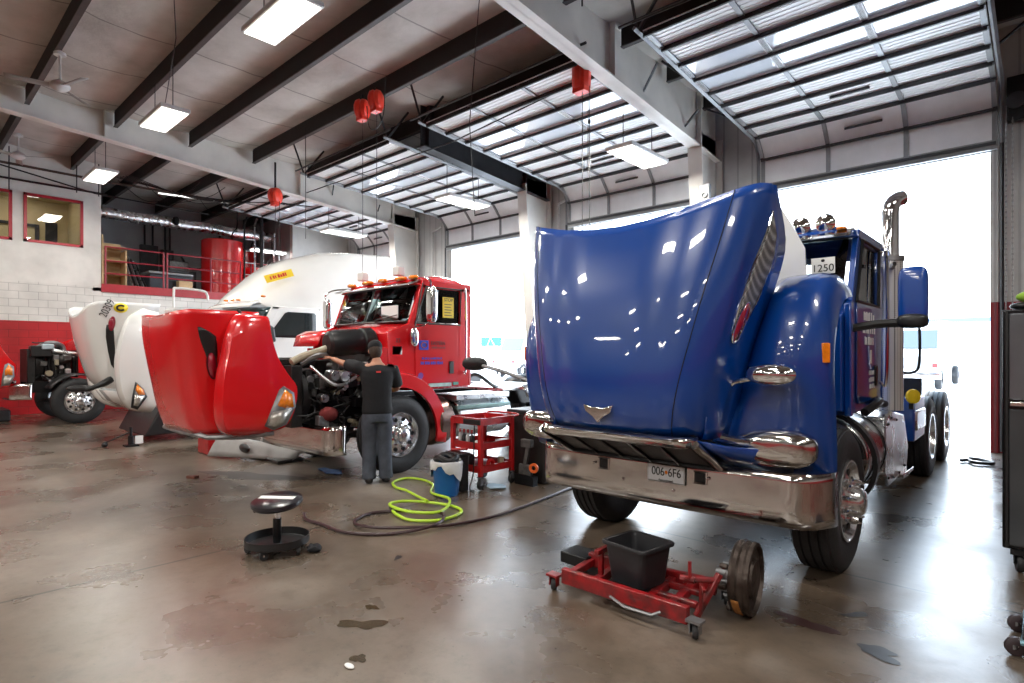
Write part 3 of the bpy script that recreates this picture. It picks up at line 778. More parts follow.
def stack_exhaust(root, x, y, z0=1.0, zt=3.2, zs=2.55, r=.075):
    MB().tube([(x,y,zs-.05),(x,y,zt-.15)]+[(x+.09*(1-cos(a)),y+.10*(1-cos(a)),zt-.15+.14*sin(a)) for a in (.4,.8,1.2,1.5)], r, 20).build('exhaust_pipe', chrome, root)
    sh = MB().cyl((x,y,z0),(x,y,zs),r*1.45,n=26).build('heat_shield', perf_m, root)
    MB().cyl((x,y,zs-.03),(x,y,zs+.02),r*1.6,n=26).build('clamp', steel, root)
    MB().bar((x,y,2.45),(x+.1,y-.4,2.45),.03).bar((x,y,1.4),(x-.2,y-.2,1.4),.05).build('stack_bracket', blackm, root)
perf_m, nt_, b_, N_, L_ = nodes_mat('perforated_chrome')
tc_ = N_('ShaderNodeTexCoord'); vo_ = N_('ShaderNodeTexVoronoi'); vo_.inputs['Scale'].default_value=52; vo_.inputs['Randomness'].default_value=.0
L_(tc_.outputs['Object'], vo_.inputs['Vector']); r_ = ramp(nt_, [(.3,(.03,.03,.03)), (.42,(.75,.74,.72))]); L_(vo_.outputs['Distance'], r_.inputs['Fac'])
L_(r_.outputs['Color'], b_.inputs['Base Color']); b_.inputs['Metallic'].default_value=.35; b_.inputs['Roughness'].default_value=.3
vent_m, nt_, b_, N_, L_ = nodes_mat('woven_mesh')
tc_ = N_('ShaderNodeTexCoord'); mp_ = N_('ShaderNodeMapping'); mp_.inputs['Rotation'].default_value=(radians(45),0,0); L_(tc_.outputs['Object'], mp_.inputs['Vector'])
vo_ = N_('ShaderNodeTexVoronoi'); vo_.inputs['Scale'].default_value=85; vo_.inputs['Randomness'].default_value=0; L_(mp_.outputs[0], vo_.inputs['Vector'])
r_ = ramp(nt_, [(.42,(.01,.01,.012)), (.55,(.5,.5,.5))]); L_(vo_.outputs['Distance'], r_.inputs['Fac']); L_(r_.outputs['Color'], b_.inputs['Base Color']); b_.inputs['Roughness'].default_value=.4; b_.inputs['Metallic'].default_value=.4

# ------------------------------------------------------------------ blue tractor
BX = -2.2
T1 = thing('semi_truck', (BX, 4.84, 0), 'glossy blue semi truck with its tall hood tilted forward and a chrome front bumper', 'truck')
chassis(T1, -2.165, 3.9, 9.4, 10.9, nuts=2)
engine_bay(T1, BX, 4.15, 5.2, .62, 1.55, seed=3, busy=14)
brows = [(1.055,3.40,.615,3.80), (1.38,3.36,.68,3.92), (1.705,3.385,.745,4.02), (2.03,3.43,.81,4.12), (2.355,3.50,.87,4.17), (2.68,3.58,.915,3.86)]
HX = -2.24
hood1, HP = hood_shell(T1, HX, blue, brows, dip=.17, crease=(.27,.45), corner=.21, crown=.015, cs=.55)
BW = lambda p, s_=1: Vector((HX+s_*p.x, p.y, p.z))
for s_ in (-1,1):
    pts = [BW(HP(lerp(.46,.80,v)/lerp(.615,.915,v), v, .009), s_) for v in [k/24 for k in range(25)]]
    MB().tube(pts, .0035, 5).build('panel_seam', blackm, hood1)
ftab = [(.79,.62,3.98,4.08,1.235,4.20,.80), (1.0,.66,3.86,3.97,1.245,4.16,1.02), (1.3,.70,3.90,3.90,1.25,4.10,1.3), (1.58,.74,3.98,3.88,1.25,4.07,1.56), (1.83,.79,4.08,3.93,1.25,4.14,1.78), (2.02,.82,4.2,4.05,1.245,4.27,1.92), (2.13,.84,4.36,4.25,1.245,4.42,1.985), (2.17,.85,4.6,4.5,1.235,4.62,2.01)]
fr1 = fender_shell(hood1, HX, 1, blue, ftab); fender_shell(hood1, HX, -1, blue, ftab)
for s_ in (-1,1):   # apron joining grille corner, headlamp and fender foot
    MB().grid([[Vector((HX+s_*x, y, z)) for x, y, z in r] for r in (
        [(.60,3.50,1.05),(.75,3.72,1.0),(.95,3.9,.98),(1.19,4.05,.98)],
        [(.60,3.62,.98),(.75,3.8,.92),(.95,3.95,.9),(1.19,4.1,.89)],
        [(.58,3.9,.84),(.75,3.97,.82),(.95,4.02,.81),(1.2,4.2,.80)])]).build('headlamp_apron', blue, hood1, solid=.012, ang=60)
    def lf(p, s_=s_):
        k = s_*p.x/.25
        if k < 0: p = Vector((p.x, p.y, p.z*(1+.35*k)))
        return p
    hl = blob(MB(), (HX+s_*.94, 3.93, 1.0), (.265,.1,.12), 3.0, f=lf); hl.tube(smooth_path([(HX+s_*.62,3.72,1.06),(HX+s_*.72,3.8,1.03),(HX+s_*.82,3.88,1.01)]), [.02]*6+[.035]*5+[.07]*2 if False else .035, 10)
    h_ = hl.build('headlamp_housing', polished, hood1)
    rm = MB().tube([Vector((HX+s_*(.95+.235*math.copysign(abs(cos(a))**.75,cos(a))), 3.90+.03*0, .985+.10*math.copysign(abs(sin(a))**.75,sin(a)))) for a in [2*pi*k/32 for k in range(32)]], .012, 6, closed=True)
    rm.build('headlamp_rim', chrome, h_)
# grille
gv = [(-.60,3.45,1.035),(.60,3.45,1.035),(.60,3.84,.835),(.45,3.83,.83),(-.45,3.83,.83),(-.60,3.84,.835)]
gr = MB().add([(HX+x,y,z) for x,y,z in gv]+[(HX+x,y+.05,z+.05) for x,y,z in gv], [(0,1,2,3,4,5),(11,10,9,8,7,6)]).build('grille', mesh_m, hood1, smooth=False)
fr = MB(); fr.tube([(HX+x,y-.012,z-.005) for x,y,z in gv], .022, 8, closed=True)
fr.build('grille_frame', blackm, gr)
ch = MB(); rows=[]
for j in range(-10,11):
    u = j/10; x = HX+.625*u; dy = .1*max(0,(abs(u)-.8)/.2)**2
    rows.append([Vector((x,3.395+dy,1.075)), Vector((x,3.375+dy,1.05)), Vector((x,3.385+dy,1.02)), Vector((x,3.42+dy,1.005)), Vector((x,3.45+dy,1.02))])
ch.grid(rows); 
for s_ in (-1,1): ch.tube([(HX+s_*.615,3.46,1.03),(HX+s_*.62,3.65,.93),(HX+s_*.61,3.85,.83)], .026, 8)
ch.build('grille_surround', polished, gr, solid=.01, ang=50)
for x in (-.36,-.12,.12,.36):
    MB().bar((HX+x,3.44,1.025),(HX+x*.95,3.83,.82),.009,.018).build('grille_bar', blackm, gr, smooth=False)
    MB().bar((HX+x+.01,3.44,1.005),(HX+x*.95+.01,3.83,.80),.004,.006).build('grille_bar_edge', chrome, gr, smooth=False)
# winged hood ornament
em = MB(); y_ = 3.345
em.loft([[Vector((HX-.03+u*.115, y_-.005+d, 1.245-.0)) for u,d in ()] ] if False else [[Vector((HX-.03+x, y_+yy, z)) for x,z in ((-.12,1.255),(-.045,1.235),(0,1.24),(.045,1.235),(.12,1.255),(.10,1.205),(.04,1.17),(0,1.13),(-.04,1.17),(-.10,1.205))] for yy in (.025,-.012)])
em.build('hood_ornament', chrome, hood1, bevel=.006)
# side intake mesh with oval badge
for s_ in (-1,1):
    V_ = lambda a, v, o_=.006: BW(HP(a, v, o_+.004), s_)
    pl = [(1.18,.41),(1.16,.50),(1.20,.66),(1.33,.82),(1.46,.90),(1.63,.82),(1.66,.70),(1.56,.56),(1.32,.41)]
    MB().grid([[V_(lerp(a,b_,k/6),v,.014) for k in range(7)] for v,a,b_ in ((.42,1.20,1.30),(.5,1.18,1.46),(.58,1.19,1.56),(.66,1.22,1.64),(.74,1.27,1.66),(.82,1.35,1.62),(.88,1.43,1.5))]).build('intake_mesh', vent_m, hood1, solid=.004)
    MB().tube([V_(a,v,.009) for a,v in pl], .008, 6, closed=True).build('intake_trim', chrome, hood1)
    ring = [V_(1.26+.10*cos(q)+.04*sin(q), .46+.08*sin(q), .018) for q in [2*pi*k/24 for k in range(24)]]
    bd = MB().add([V_(1.26,.46,.026)]+ring, [(0,k+1,(k+1)%24+1) for k in range(24)]).build('side_badge', redlens, hood1, solid=.006)
    MB().tube(ring, .006, 5, closed=True).build('badge_rim', chrome, bd)
    # amber side marker on the fender
    MB().obox((HX+s_*1.225,3.985,1.61),(.05,.06,.125),(0,0,s_*.6)).build('side_marker', amber, hood1, bevel=.006)
# fender mirrors
mi = blob(MB(), (HX+.99,3.72,1.475), (.15,.05,.068), 2.2).build('fender_mirror', chrome, hood1)
MB().tube(smooth_path([(HX+.68,3.79,1.30),(HX+.70,3.76,1.36),(HX+.76,3.74,1.42),(HX+.9,3.73,1.45)]), .016, 8).build('mirror_arm', polished, mi)
MB().obox((HX+.68,3.80,1.29),(.06,.05,.08),(.2,.3,0)).build('mirror_base', chrome, mi, bevel=.01)
mi = blob(MB(), (-4.55,4.35,1.5), (.19,.05,.075), 2.2).build('fender_mirror', blackm, hood1)
MB().tube(smooth_path([(-4.4,4.33,1.48),(-4.0,4.25,1.42),(-3.6,4.15,1.35),(-3.2,4.0,1.28)]), .02, 8).build('mirror_arm', steel, mi)
MB().add([(-1.66,4.58,2.80),(-1.54,4.60,2.84),(-1.47,4.6,2.71),(-1.38,4.6,2.55),(-1.30,4.6,2.38),(-1.29,4.6,2.18),(-1.66,4.58,2.02)], [(0,1,2,3,4,5,6)]).build('hood_white_panel', white, hood1, solid=.02, smooth=False)  # white panel added between hood and cab for an unidentified white shape
# bumper
bp1 = bumper(T1, -2.165, 3.89, .49, .84, hw=1.165, sweep=.2)
for x in (-.40,.40):
    MB().box(BX+.02+x-.042, BX+.02+x+.042, 3.876, 3.90, .70, .775).build('tow_hook_opening', blackm, bp1, bevel=.01)
    MB().tube([(BX+.02+x+q[0]*.046,3.875,.737+q[1]*.042) for q in ((-1,-1),(1,-1),(1,1),(-1,1))], .005, 5, closed=True).build('opening_trim', chrome, bp1)
for x, z in ((-.47,.735),(.48,.74),(-.2,.64),(.22,.62)):
    MB().sphere((BX+x,3.874,z), .012, 10, 6).build('bumper_bolt', chrome, bp1)
lp = MB().box(-2.185,-1.885,3.865,3.873,.665,.822).build('licence_plate', plate_m, bp1, bevel=.004)
text('plate_number', '006', .088, frameM((-2.095,3.863,.742), (1,0,0), (0,0,1)), inkblack, lp, squeeze=.8)
text('plate_number', '6F6', .088, frameM((-1.965,3.863,.742), (1,0,0), (0,0,1)), inkblack, lp, squeeze=.8)
MB().sphere((-2.03,3.864,.742),(.012,.003,.014),10,6).build('plate_flower', amber, lp)
text('plate_legend', 'Apportioned', .022, frameM((-2.035,3.863,.683), (1,0,0), (0,0,1)), inkblack, lp)
MB().tube([(x,3.864,z) for x,z in ((-2.178,.672),(-1.892,.672),(-1.892,.815),(-2.178,.815))], .003, 4, closed=True).build('plate_edge', steel, lp)
# cab
day_cab(T1, BX, 1.05, .37, blue)
xs = BX+1.062
d_ = MB().box(-1.45,-1.27,5.295,5.30,2.27,2.405).build('number_card', paper, T1, smooth=False)
text('card_number', '1250', .085, frameM((-1.36,5.293,2.315),(1,0,0),(0,0,1)), inkblack, d_)
MB().sphere((-1.36,5.293,2.38),(.015,.003,.012),10,6).build('card_mark', inkblack, d_)
for x in (-1.6,-1.40):
    l_ = MB().lathe([(.005,.0),(.06,.01),(.08,.05),(.082,.10),(.07,.11),(.0005,.12)], (x,5.62,2.735), (0,-1,0), 20).build('roof_lamp', chrome, T1)
    MB().cyl((x,5.56,2.66),(x,5.56,2.6),.015,n=8).build('lamp_stem', chrome, l_)
for x in (-1.27,-2.2,-2.8): blob(MB(), (x,5.5,2.665),(.04,.05,.02),2.3).build('marker_lamp', amber, T1)
for z, wd, h_, sd in ((1.93,.42,.075,1),(1.82,.50,.075,2),(1.72,.36,.07,3),(1.44,.26,.04,4),(1.38,.26,.04,5),(1.32,.22,.04,6)):
    scribble(inkwhite, (xs+.002, 5.86 if z > 1.6 else 5.98, z), (0,1,0), (0,0,1), wd, h_, T1, sd, 'door_lettering')
MB().box(xs-.002,xs+.003,5.9,5.96,1.52,1.64).build('door_sticker', paper, T1, smooth=False)
# blue bodywork below the cab and the black side arm mirror
MB().prism([(5.05,1.12),(5.05,2.0),(5.12,2.0),(5.12,1.12)], 'x', BX+1.05, BX+1.10).build('cowl_edge', blue, T1, bevel=.01)
mh = blob(MB(), (-.73,5.25,2.04), (.095,.06,.22), 5).build('side_mirror', blue, T1)
blob(MB(), (-.73,5.22,1.85), (.1,.07,.055), 3).build('mirror_base', blackp, mh)
MB().tube(smooth_path([(-.76,5.22,1.84),(-.95,5.2,1.835),(-1.15,5.15,1.80)]), [.035]*6+[.03]*7 if False else .032, 8).build('mirror_arm', blackp, mh)
mh = blob(MB(), (-3.6,5.25,2.04), (.09,.05,.21), 5).build('side_mirror', blue, T1)
stack_exhaust(T1, -1.135, 6.8, 1.05, 3.17, 2.55)
stack_exhaust(T1, -3.34, 6.78, 1.05, 3.32, 2.56)
MB().tube(smooth_path([(-.97,6.95,1.95),(-.92,6.95,1.9),(-.92,6.95,1.5),(-.98,6.95,1.42),(-1.06,6.95,1.42)]), .014, 6).build('grab_handle', blackm, T1)
# tank, steps, deck fairing behind the steer wheel
for s_ in (-1,1):
    tk = MB().cyl((BX+s_*.78,5.55,.72),(BX+s_*.78,6.35,.72),.34,n=40).build('fuel_tank', alum, T1, bevel=.03)
    for y in (5.72,6.2): MB().lathe([(.343,0),(.352,0),(.352,.05),(.343,.05)], (BX+s_*.78,y,.72),(0,1,0),40,closed=True).build('tank_strap', blackm, tk)
    MB().lathe([(.395,0),(.43,0),(.43,.1),(.395,.1)], (BX+s_*.78,5.42,.70),(0,1,0),40,closed=True).build('quarter_guard', blackp, tk)
    pl = [(6.25,1.02),(6.55,1.06),(7.2,.98),(7.45,.62),(7.35,.38),(6.4,.36),(6.22,.5)]
    fa = MB().prism(pl, 'x', min(BX+s_*.5,BX+s_*1.12), max(BX+s_*.5,BX+s_*1.12)).build('side_fairing', alum, T1, bevel=.02)
    for y,z in ((6.35,.95),(6.5,1.0),(6.75,.96),(6.35,.45),(6.6,.42),(6.9,.42),(7.2,.45)): MB().sphere((BX+s_*1.122,y,z),.014,8,5).build('bolt', blackm, fa)
    MB().box(min(BX+s_*1.0,BX+s_*1.16), max(BX+s_*1.0,BX+s_*1.16), 6.9,7.5,.36,.40).build('step', polished, fa, bevel=.006)
MB().tube(smooth_path([(-1.1,5.5,1.12),(-1.05,5.8,1.2),(-1.2,6.2,1.15),(-1.15,6.6,1.12)]), .035, 8).build('air_hose', blackp, T1)
dk = MB(); dk.box(BX-.95,BX+.95,7.5,8.9,1.04,1.08).box(BX+.62,BX+1.1,8.0,8.75,.6,1.1).box(BX-1.1,BX-.62,8.0,8.75,.6,1.1); dk.build('deck_plate', blue, T1, bevel=.02)
MB().box(BX+.7,BX+1.12,8.05,8.7,.72,.95).build('deck_box', alum, T1, bevel=.02)
MB().box(BX+.65,BX+1.05,8.9,8.95,.85,1.3).build('mudflap_bracket', blackm, T1, bevel=.01)
yl = MB().lathe([(.0005,.03),(.07,.02),(.075,0)], (-.98,7.0,1.18),(1,-1,0),20).build('beacon_lamp', yellow, T1)
MB().box(-1.01,-.97,6.98,7.02,1.05,1.15).build('lamp_stem', blackm, yl)
# ------------------------------------------------------------------ ceiling lights
LAMP_W = 80.0
lamp_m.cycles.emission_sampling = 'NONE'
def high_bay(x, y, z, lx, ly, label, top):
    t = thing('ceiling_light', (x, y, z), label, 'light', 'hanging ceiling lights')
    MB().box(x-lx/2-.03, x+lx/2+.03, y-ly/2-.03, y+ly/2+.03, z+.02, z+.09).build('housing', whitem, t, bevel=.01)
    d_ = MB().box(x-lx/2, x+lx/2, y-ly/2, y+ly/2, z, z+.021).build('diffuser', lamp_m, t, smooth=False)
    al = bpy.data.lights.new('lamp', 'AREA'); al.shape = 'RECTANGLE'; al.size = lx; al.size_y = ly; al.energy = LAMP_W; al.color = (1,.97,.9)
    ao = bpy.data.objects.new('lamp', al); col.objects.link(ao); ao.parent = t; ao.location = (0,0,-.004)
    if ly > lx: ends = [(0, ly*.4), (0, -ly*.4)]
    else: ends = [(lx*.4, 0), (-lx*.4, 0)]
    for ex, ey in ends: MB().cyl((x+ex, y+ey, z+.09), (x+ex, y+ey, top), .008, n=5).build('chain', blackm, t)
    return t
ROW1 = [(-7.27,3.5,'bright light panel nearest the top edge above the first roof bay'), (-11.95,3.52,'bright light panel hanging in front of the long pale roof girder'), (-16.9,3.6,'bright light panel hanging before the white office wall')]
for x, y, l in ROW1: high_bay(x, y, 5.9, 1.25, .42, l, roofz(y)-.38)
for x, l in ((-5.65,'long light panel under the rolled door beside the blue truck'), (-10.5,'long light panel under the rolled door behind the red truck'), (-15.9,'long light panel under the rolled door above the white truck')):
    high_bay(x, 9.65, 5.3, .5, 1.3, l, 6.6)
for x, y in ((-2.6,3.5),(2.2,3.5),(-2.6,-1.2),(-7.3,-1.2),(-12,-1.2),(-16.9,-1.2),(2.2,-1.2),(-2.6,-6),(-7.3,-6),(-12,-6),(2.2,-6),(-16.9,-6),(-2.6,-11),(-7.3,-11),(-12,-11),(2.2,-11),(-2.6,-16),(-7.3,-16),(-12,-16),(2.2,-16)):
    high_bay(x, y, 5.9, 1.25, .42, 'bright light panel hanging behind the place where the photo was taken', roofz(y)-.38)
# ------------------------------------------------------------------ red tractor
RX = -7.5
T2 = thing('semi_truck', (RX, 4.84, 0), 'red semi truck with its hood tilted open and a mechanic at its engine', 'truck')
chassis(T2, RX, 3.9, 9.4, 10.8, fy=4.74)
engine_bay(T2, RX, 3.45, 4.72, .62, 1.58, seed=11, busy=84)
day_cab(T2, RX, 1.0, 0, red)
# fender skirt left on the truck behind the open hood
def arc_band(root, cx, side, m, cy, cz, r0, r1, a0, a1, lx0, lx1, name='fender'):
    n = 16; rows = []
    for i in range(n+1):
        a = radians(lerp(a0, a1, i/n)); c, s_ = cos(a), sin(a)
        rows.append([Vector((cx+side*x, cy+r*c, cz+r*s_)) for x, r in ((lx0,r1),(lx1-.05,r1),(lx1,r1-.03),(lx1+.01,r0),(lx1-.02,r0-.005))])
    return MB().grid(rows).build(name, m, root, solid=.014, ang=50)
for s_ in (-1,1):
    arc_band(T2, RX, s_, red, 4.72, .50, .66, .86, 100, -12, .55, 1.1)
    MB().prism([(4.5,1.3),(4.5,1.7),(4.95,1.7),(4.95,1.15),(4.75,1.2)], 'x', min(RX+s_*.93,RX+s_*.99), max(RX+s_*.93,RX+s_*.99)).build('cowl_side', red, T2, bevel=.01)
for s_ in (-1,):   # red plastic firewall hood support hump
    MB().grid([[Vector((RX+s_*lx, y, z)) for lx in (.2,.5,.75,.93)] for y,z in ((4.25,1.72),(4.3,1.88),(4.45,1.95),(4.75,1.97))]).build('cowl_support', red, T2, solid=.015, ang=50)
r2rows = [(.72,2.34,.66,2.9), (1.0,2.26,.66,3.0), (1.3,2.2,.66,3.0), (1.6,2.15,.69,3.0), (1.85,2.12,.72,3.0), (2.09,2.12,.745,2.95)]
hood2, HP2 = hood_shell(T2, RX, red, r2rows, dip=.05, corner=.16, crown=.02, cs=.6, noseround=.01)
f2 = [(.70,.60,2.75,2.62,1.0,3.0,.72),(.78,.66,2.62,2.50,1.07,3.14,.78),(.95,.70,2.6,2.44,1.10,3.23,.95),(1.2,.72,2.6,2.44,1.11,3.26,1.21),(1.4,.73,2.6,2.46,1.11,3.16,1.36),(1.58,.74,2.6,2.5,1.10,3.04,1.56),(1.8,.75,2.62,2.54,1.09,2.97,1.8),(2.0,.76,2.68,2.62,1.06,2.95,2.0),(2.06,.77,2.74,2.72,1.0,2.93,2.03)]
for s_ in (1,-1): fender_shell(hood2, RX, s_, red, f2)
# nose closing panel, chrome grille lip
MB().grid([[Vector((RX+x, y, z)) for x in (-.62,-.3,0,.3,.62)] for y,z in ((2.42,.725),(2.7,.70),(3.05,.71))]).build('grille', mesh_m, hood2, solid=.02)
ch = MB(); ch.tube([(RX+.98,3.05,.70),(RX+.9,2.72,.68),(RX+.66,2.45,.68),(RX+.6,2.40,.70),(RX,2.37,.70),(RX-.6,2.40,.70),(RX-.66,2.45,.68)], .03, 8); ch.build('grille_surround', steel, hood2)
for s_ in (1,-1):
    X_ = lambda a, v, o_=.008: (lambda p: Vector((RX+s_*p.x, p.y, p.z)))(HP2(a, v, o_))
    MB().grid([[X_(lerp(a,b_,k/5),v,.014) for k in range(6)] for v,a,b_ in ((.5,1.20,1.30),(.6,1.17,1.33),(.7,1.12,1.33),(.76,1.10,1.32),(.80,1.09,1.24),(.84,1.08,1.12))]).build('intake_mesh', blackp, hood2, solid=.006)
    ring = [X_(1.24+.07*cos(q), .52+.10*sin(q), .022) for q in [2*pi*k/20 for k in range(20)]]
    bd = MB().add([X_(1.24,.52,.03)]+ring, [(0,k+1,(k+1)%20+1) for k in range(20)]).build('side_badge', redlens, hood2, solid=.006)
    MB().tube(ring, .006, 5, closed=True).build('badge_rim', blackm, bd)
    # headlamp: amber over clear lens, wrapped round the fender foot
    def plate(pts, m, nm, par, off=.02):
        n = len(pts); c = sum((Vector(p) for p in pts), Vector())/n
        return MB().add([c+Vector((s_*.02,0,0))]+[Vector(p) for p in pts], [(0,k+1,(k+1)%n+1) for k in range(n)]).build(nm, m, par, solid=.02, ang=60)
    xx = RX+s_*1.105
    hp = plate([(xx+.01*s_,3.10,1.24),(xx+.015*s_,3.22,1.16),(xx+.015*s_,3.24,1.0),(xx+.0*s_,3.14,.80),(xx-.03*s_,3.0,.745),(xx-.03*s_,2.90,.80),(xx,2.97,1.0),(xx,3.05,1.2)], steel, 'headlamp_housing', hood2)
    xx += s_*.012
    plate([(xx+.01*s_,3.11,1.20),(xx+.015*s_,3.19,1.14),(xx+.015*s_,3.21,1.0),(xx,3.08,.98),(xx,3.03,1.03)], amber, 'turn_signal', hp)
    plate([(xx,3.07,.965),(xx+.012*s_,3.20,.985),(xx+.0*s_,3.12,.82),(xx-.02*s_,3.0,.77),(xx-.02*s_,2.93,.82),(xx-.01*s_,2.98,.95)], clearlens, 'headlamp_lens', hp)
MB().tube(smooth_path([(RX+.85,2.7,2.1),(RX+.88,2.74,2.02),(RX+.98,2.66,1.86)]), .018, 6).build('hood_latch', blackp, hood2)
bumper(T2, RX, 3.72, .33, .70, hw=1.01, sweep=.14)
# black air intake canister and pipes over the engine
ac = MB().lathe([(.0005,0),(.12,.005),(.165,.04),(.18,.1),(.18,.42),(.17,.46),(.17,.5),(.185,.52),(.185,.66),(.15,.7),(.0005,.71)], (RX+.50,3.98,1.74), (.05,1,.08), 24).build('air_cleaner', blackp, T2)
MB().tube(smooth_path([(RX+.48,4.05,1.70),(RX+.45,3.9,1.64),(RX+.4,3.72,1.58),(RX+.4,3.55,1.5)]), .05, 10).build('intake_duct', engine_tan, T2)
MB().box(RX-.1,RX+.3,3.4,3.95,1.42,1.56).build('cooler_top', grime, T2, bevel=.03)
MB().box(RX+.5,RX+.72,4.25,4.42,1.38,1.5).build('coolant_tank', engine_tan, T2, bevel=.02)
MB().cyl((RX+.6,4.5,1.3),(RX+.6,4.5,1.5),.05,n=14).build('fuel_filter', whitem, T2)
for y,z,r_ in ((4.02,1.33,.07),(4.16,1.31,.07)): MB().cyl((RX+.5,y,z),(RX+.68,y,z),r_,n=18).build('oil_filter', alum, T2, bevel=.006)
MB().sphere((RX+.62,3.95,.82),(.1,.13,.1),10,7).build('red_rag', mat('rag_maroon',(.22,.03,.03),.9,noise=.4,bump=.6,bscale=20), T2)
MB().tube(smooth_path([(RX+.6,3.7,1.45),(RX+.75,4.0,1.2),(RX+.7,4.4,1.35)]), .022, 8).build('hose', alum, T2)
for y in (3.66, ): MB().lathe([(.24,0),(.27,.0),(.27,.06),(.24,.06)], (RX+.3,y,1.1), (.1,1,0), 30, closed=True).build('fan_ring', blackp, T2)
# cab details
xs = RX+1.014

lg = MB().box(xs,xs+.004,5.12,5.29,1.665,1.80).build('door_logo', inkblue, T2, bevel=.01)
MB().tube([(xs+.006,5.205+.05*cos(a),1.733+.038*sin(a)) for a in [2*pi*k/16 for k in range(16)]], .008, 5, closed=True).build('logo_ring', redd, lg)
text('door_name', 'EASTERN', .075, frameM((xs+.004,5.47,1.76),(0,1,0),(0,0,1)), inkblack, T2, squeeze=.85)
scribble(mat('ink_dull_red',(.25,.02,.02),.5), (xs+.002,5.48,1.70),(0,1,0),(0,0,1), .26, .03, T2, 1)
scribble(inkblue, (xs+.002,5.36,1.545),(0,1,0),(0,0,1), .38, .03, T2, 2)
scribble(inkblue, (xs+.002,5.36,1.48),(0,1,0),(0,0,1), .42, .042, T2, 3)
MB().cyl((xs,5.15,1.30),(xs+.004,5.15,1.30),.045,n=20).build('round_sticker', mat('ink_violet',(.15,.03,.3),.5), T2)
MB().box(xs-.008,xs+.006,5.3,5.72,1.135,1.185).build('sill_sticker', mat('sticker_pale',(.55,.75,.72),.4,noise=.4,nscale=12), T2, smooth=False)
MB().box(xs-.008,xs+.006,5.76,5.86,1.15,1.19).build('sill_sticker', mat('sticker_green',(.1,.35,.28),.4), T2, smooth=False)
MB().box(RX+.995,RX+1.0,4.68,4.84,1.60,1.71).build('cowl_sticker', paper, T2, smooth=False)
text('cowl_number', '23', .08, frameM((RX+1.004,4.77,1.79),(0,1,0),(0,0,1)), inkblack, T2)
yn = MB().box(xs-.0,xs+.012,5.55,5.76,2.14,2.44).build('window_notice', yellow, T2, smooth=False)
text('notice_heading', 'STOP', .07, frameM((xs+.015,5.655,2.40),(0,1,0),(0,0,1)), inkblack, yn)
for k in range(5): MB().box(xs+.012,xs+.014,5.58,5.72-.02*(k%2),2.33-k*.04,2.34-k*.04).build('notice_line', inkblack, yn, smooth=False)
MB().box(RX+.35,RX+.75,4.95,4.96,2.12,2.3).build('dash_paper', paper, T2, smooth=False)
# beacons, air horns and marker lamps along the roof edge
for x in (-.75,-.3,.1,.55,.85):
    blob(MB(), (RX+x,5.15,2.70+.02*(1-abs(x))), (.13 if x in (-.3,.55) else .09,.06,.035), 2.4).build('amber_beacon', amber, T2)
for x in (-.6,.35):
    MB().box(RX+x-.08,RX+x+.08,5.2,5.32,2.78,2.92).build('work_lamp', whitem, T2, bevel=.015)
MB().tube(smooth_path([(RX-.8,5.3,2.72),(RX+.2,5.3,2.74),(RX+.95,5.35,2.70)]), .012, 6).build('lamp_bar', chrome, T2)
for s_, xx in ((1,-6.16),(-1,-8.9)):
    mr = MB(); blob(mr, (xx,5.08,2.28), (.08,.05,.25), 4)
    m_ = mr.build('side_mirror', chrome, T2)
    MB().box(xx-.065,xx+.065,5.125,5.14,2.08,2.48).build('mirror_glass', glassd, m_, bevel=.01)
    fr = MB(); x1 = RX+s_*.97
    fr.tube(smooth_path([(x1,5.25,2.68),(lerp(x1,xx,.6),5.1,2.66),(xx,5.06,2.6),(xx,5.06,2.5)]), .014, 6)
    fr.tube([(x1,5.0,1.98),(lerp(x1,xx,.7),5.05,2.0),(xx,5.06,2.05)], .012, 6)
    fr.tube([(x1+s_*.02,5.2,2.62),(x1+s_*.04,5.05,1.95)], .012, 6)
    fr.build('mirror_bracket', chrome, m_)
blob(MB(), (RX+1.06,5.0,1.84), (.04,.07,.13), 2.6).build('bug_deflector', chrome, T2)
# tank, battery box, steps, rear fenders
for s_ in (-1,1):
    tk = MB().cyl((RX+s_*.78,5.42,.62),(RX+s_*.78,5.72,.62),.36,n=36).build('air_tank', mat('tank_brown_steel',(.30,.2,.17),.25,.9,noise=.4,nscale=3), T2, bevel=.05)
    tk = MB().cyl((RX+s_*.72,5.85,.66),(RX+s_*.72,7.0,.66),.34,n=36).build('fuel_tank', alum, T2, bevel=.03)
    MB().box(min(RX+s_*.5,RX+s_*1.1), max(RX+s_*.5,RX+s_*1.1), 5.75,6.9,.92,1.0).build('step_plate', alum, tk, bevel=.01)
    MB().box(min(RX+s_*1.06,RX+s_*1.12), max(RX+s_*1.06,RX+s_*1.12), 5.75,6.9,.78,.84).build('step_rail', mat('teal_grey_steel',(.3,.45,.44),.3,.5,noise=.3), tk, bevel=.01)
    arc_band(T2, RX, s_, blackp, 9.4, .52, .58, .64, 150, 10, .62, 1.08, 'rear_fender')
    arc_band(T2, RX, s_, alum, 7.55, .55, .40, .55, 120, 0, .62, 1.08, 'tank_guard')
MB().tube(smooth_path([(RX+.5,6.3,1.1),(RX+.7,6.5,1.28),(RX+.8,6.8,1.1),(RX+.6,7.2,1.02)]), .03, 8).build('air_hose', blackp, T2)
MB().box(RX-.95,RX+.95,6.9,8.6,1.0,1.05).build('deck_plate', alum, T2, bevel=.01)

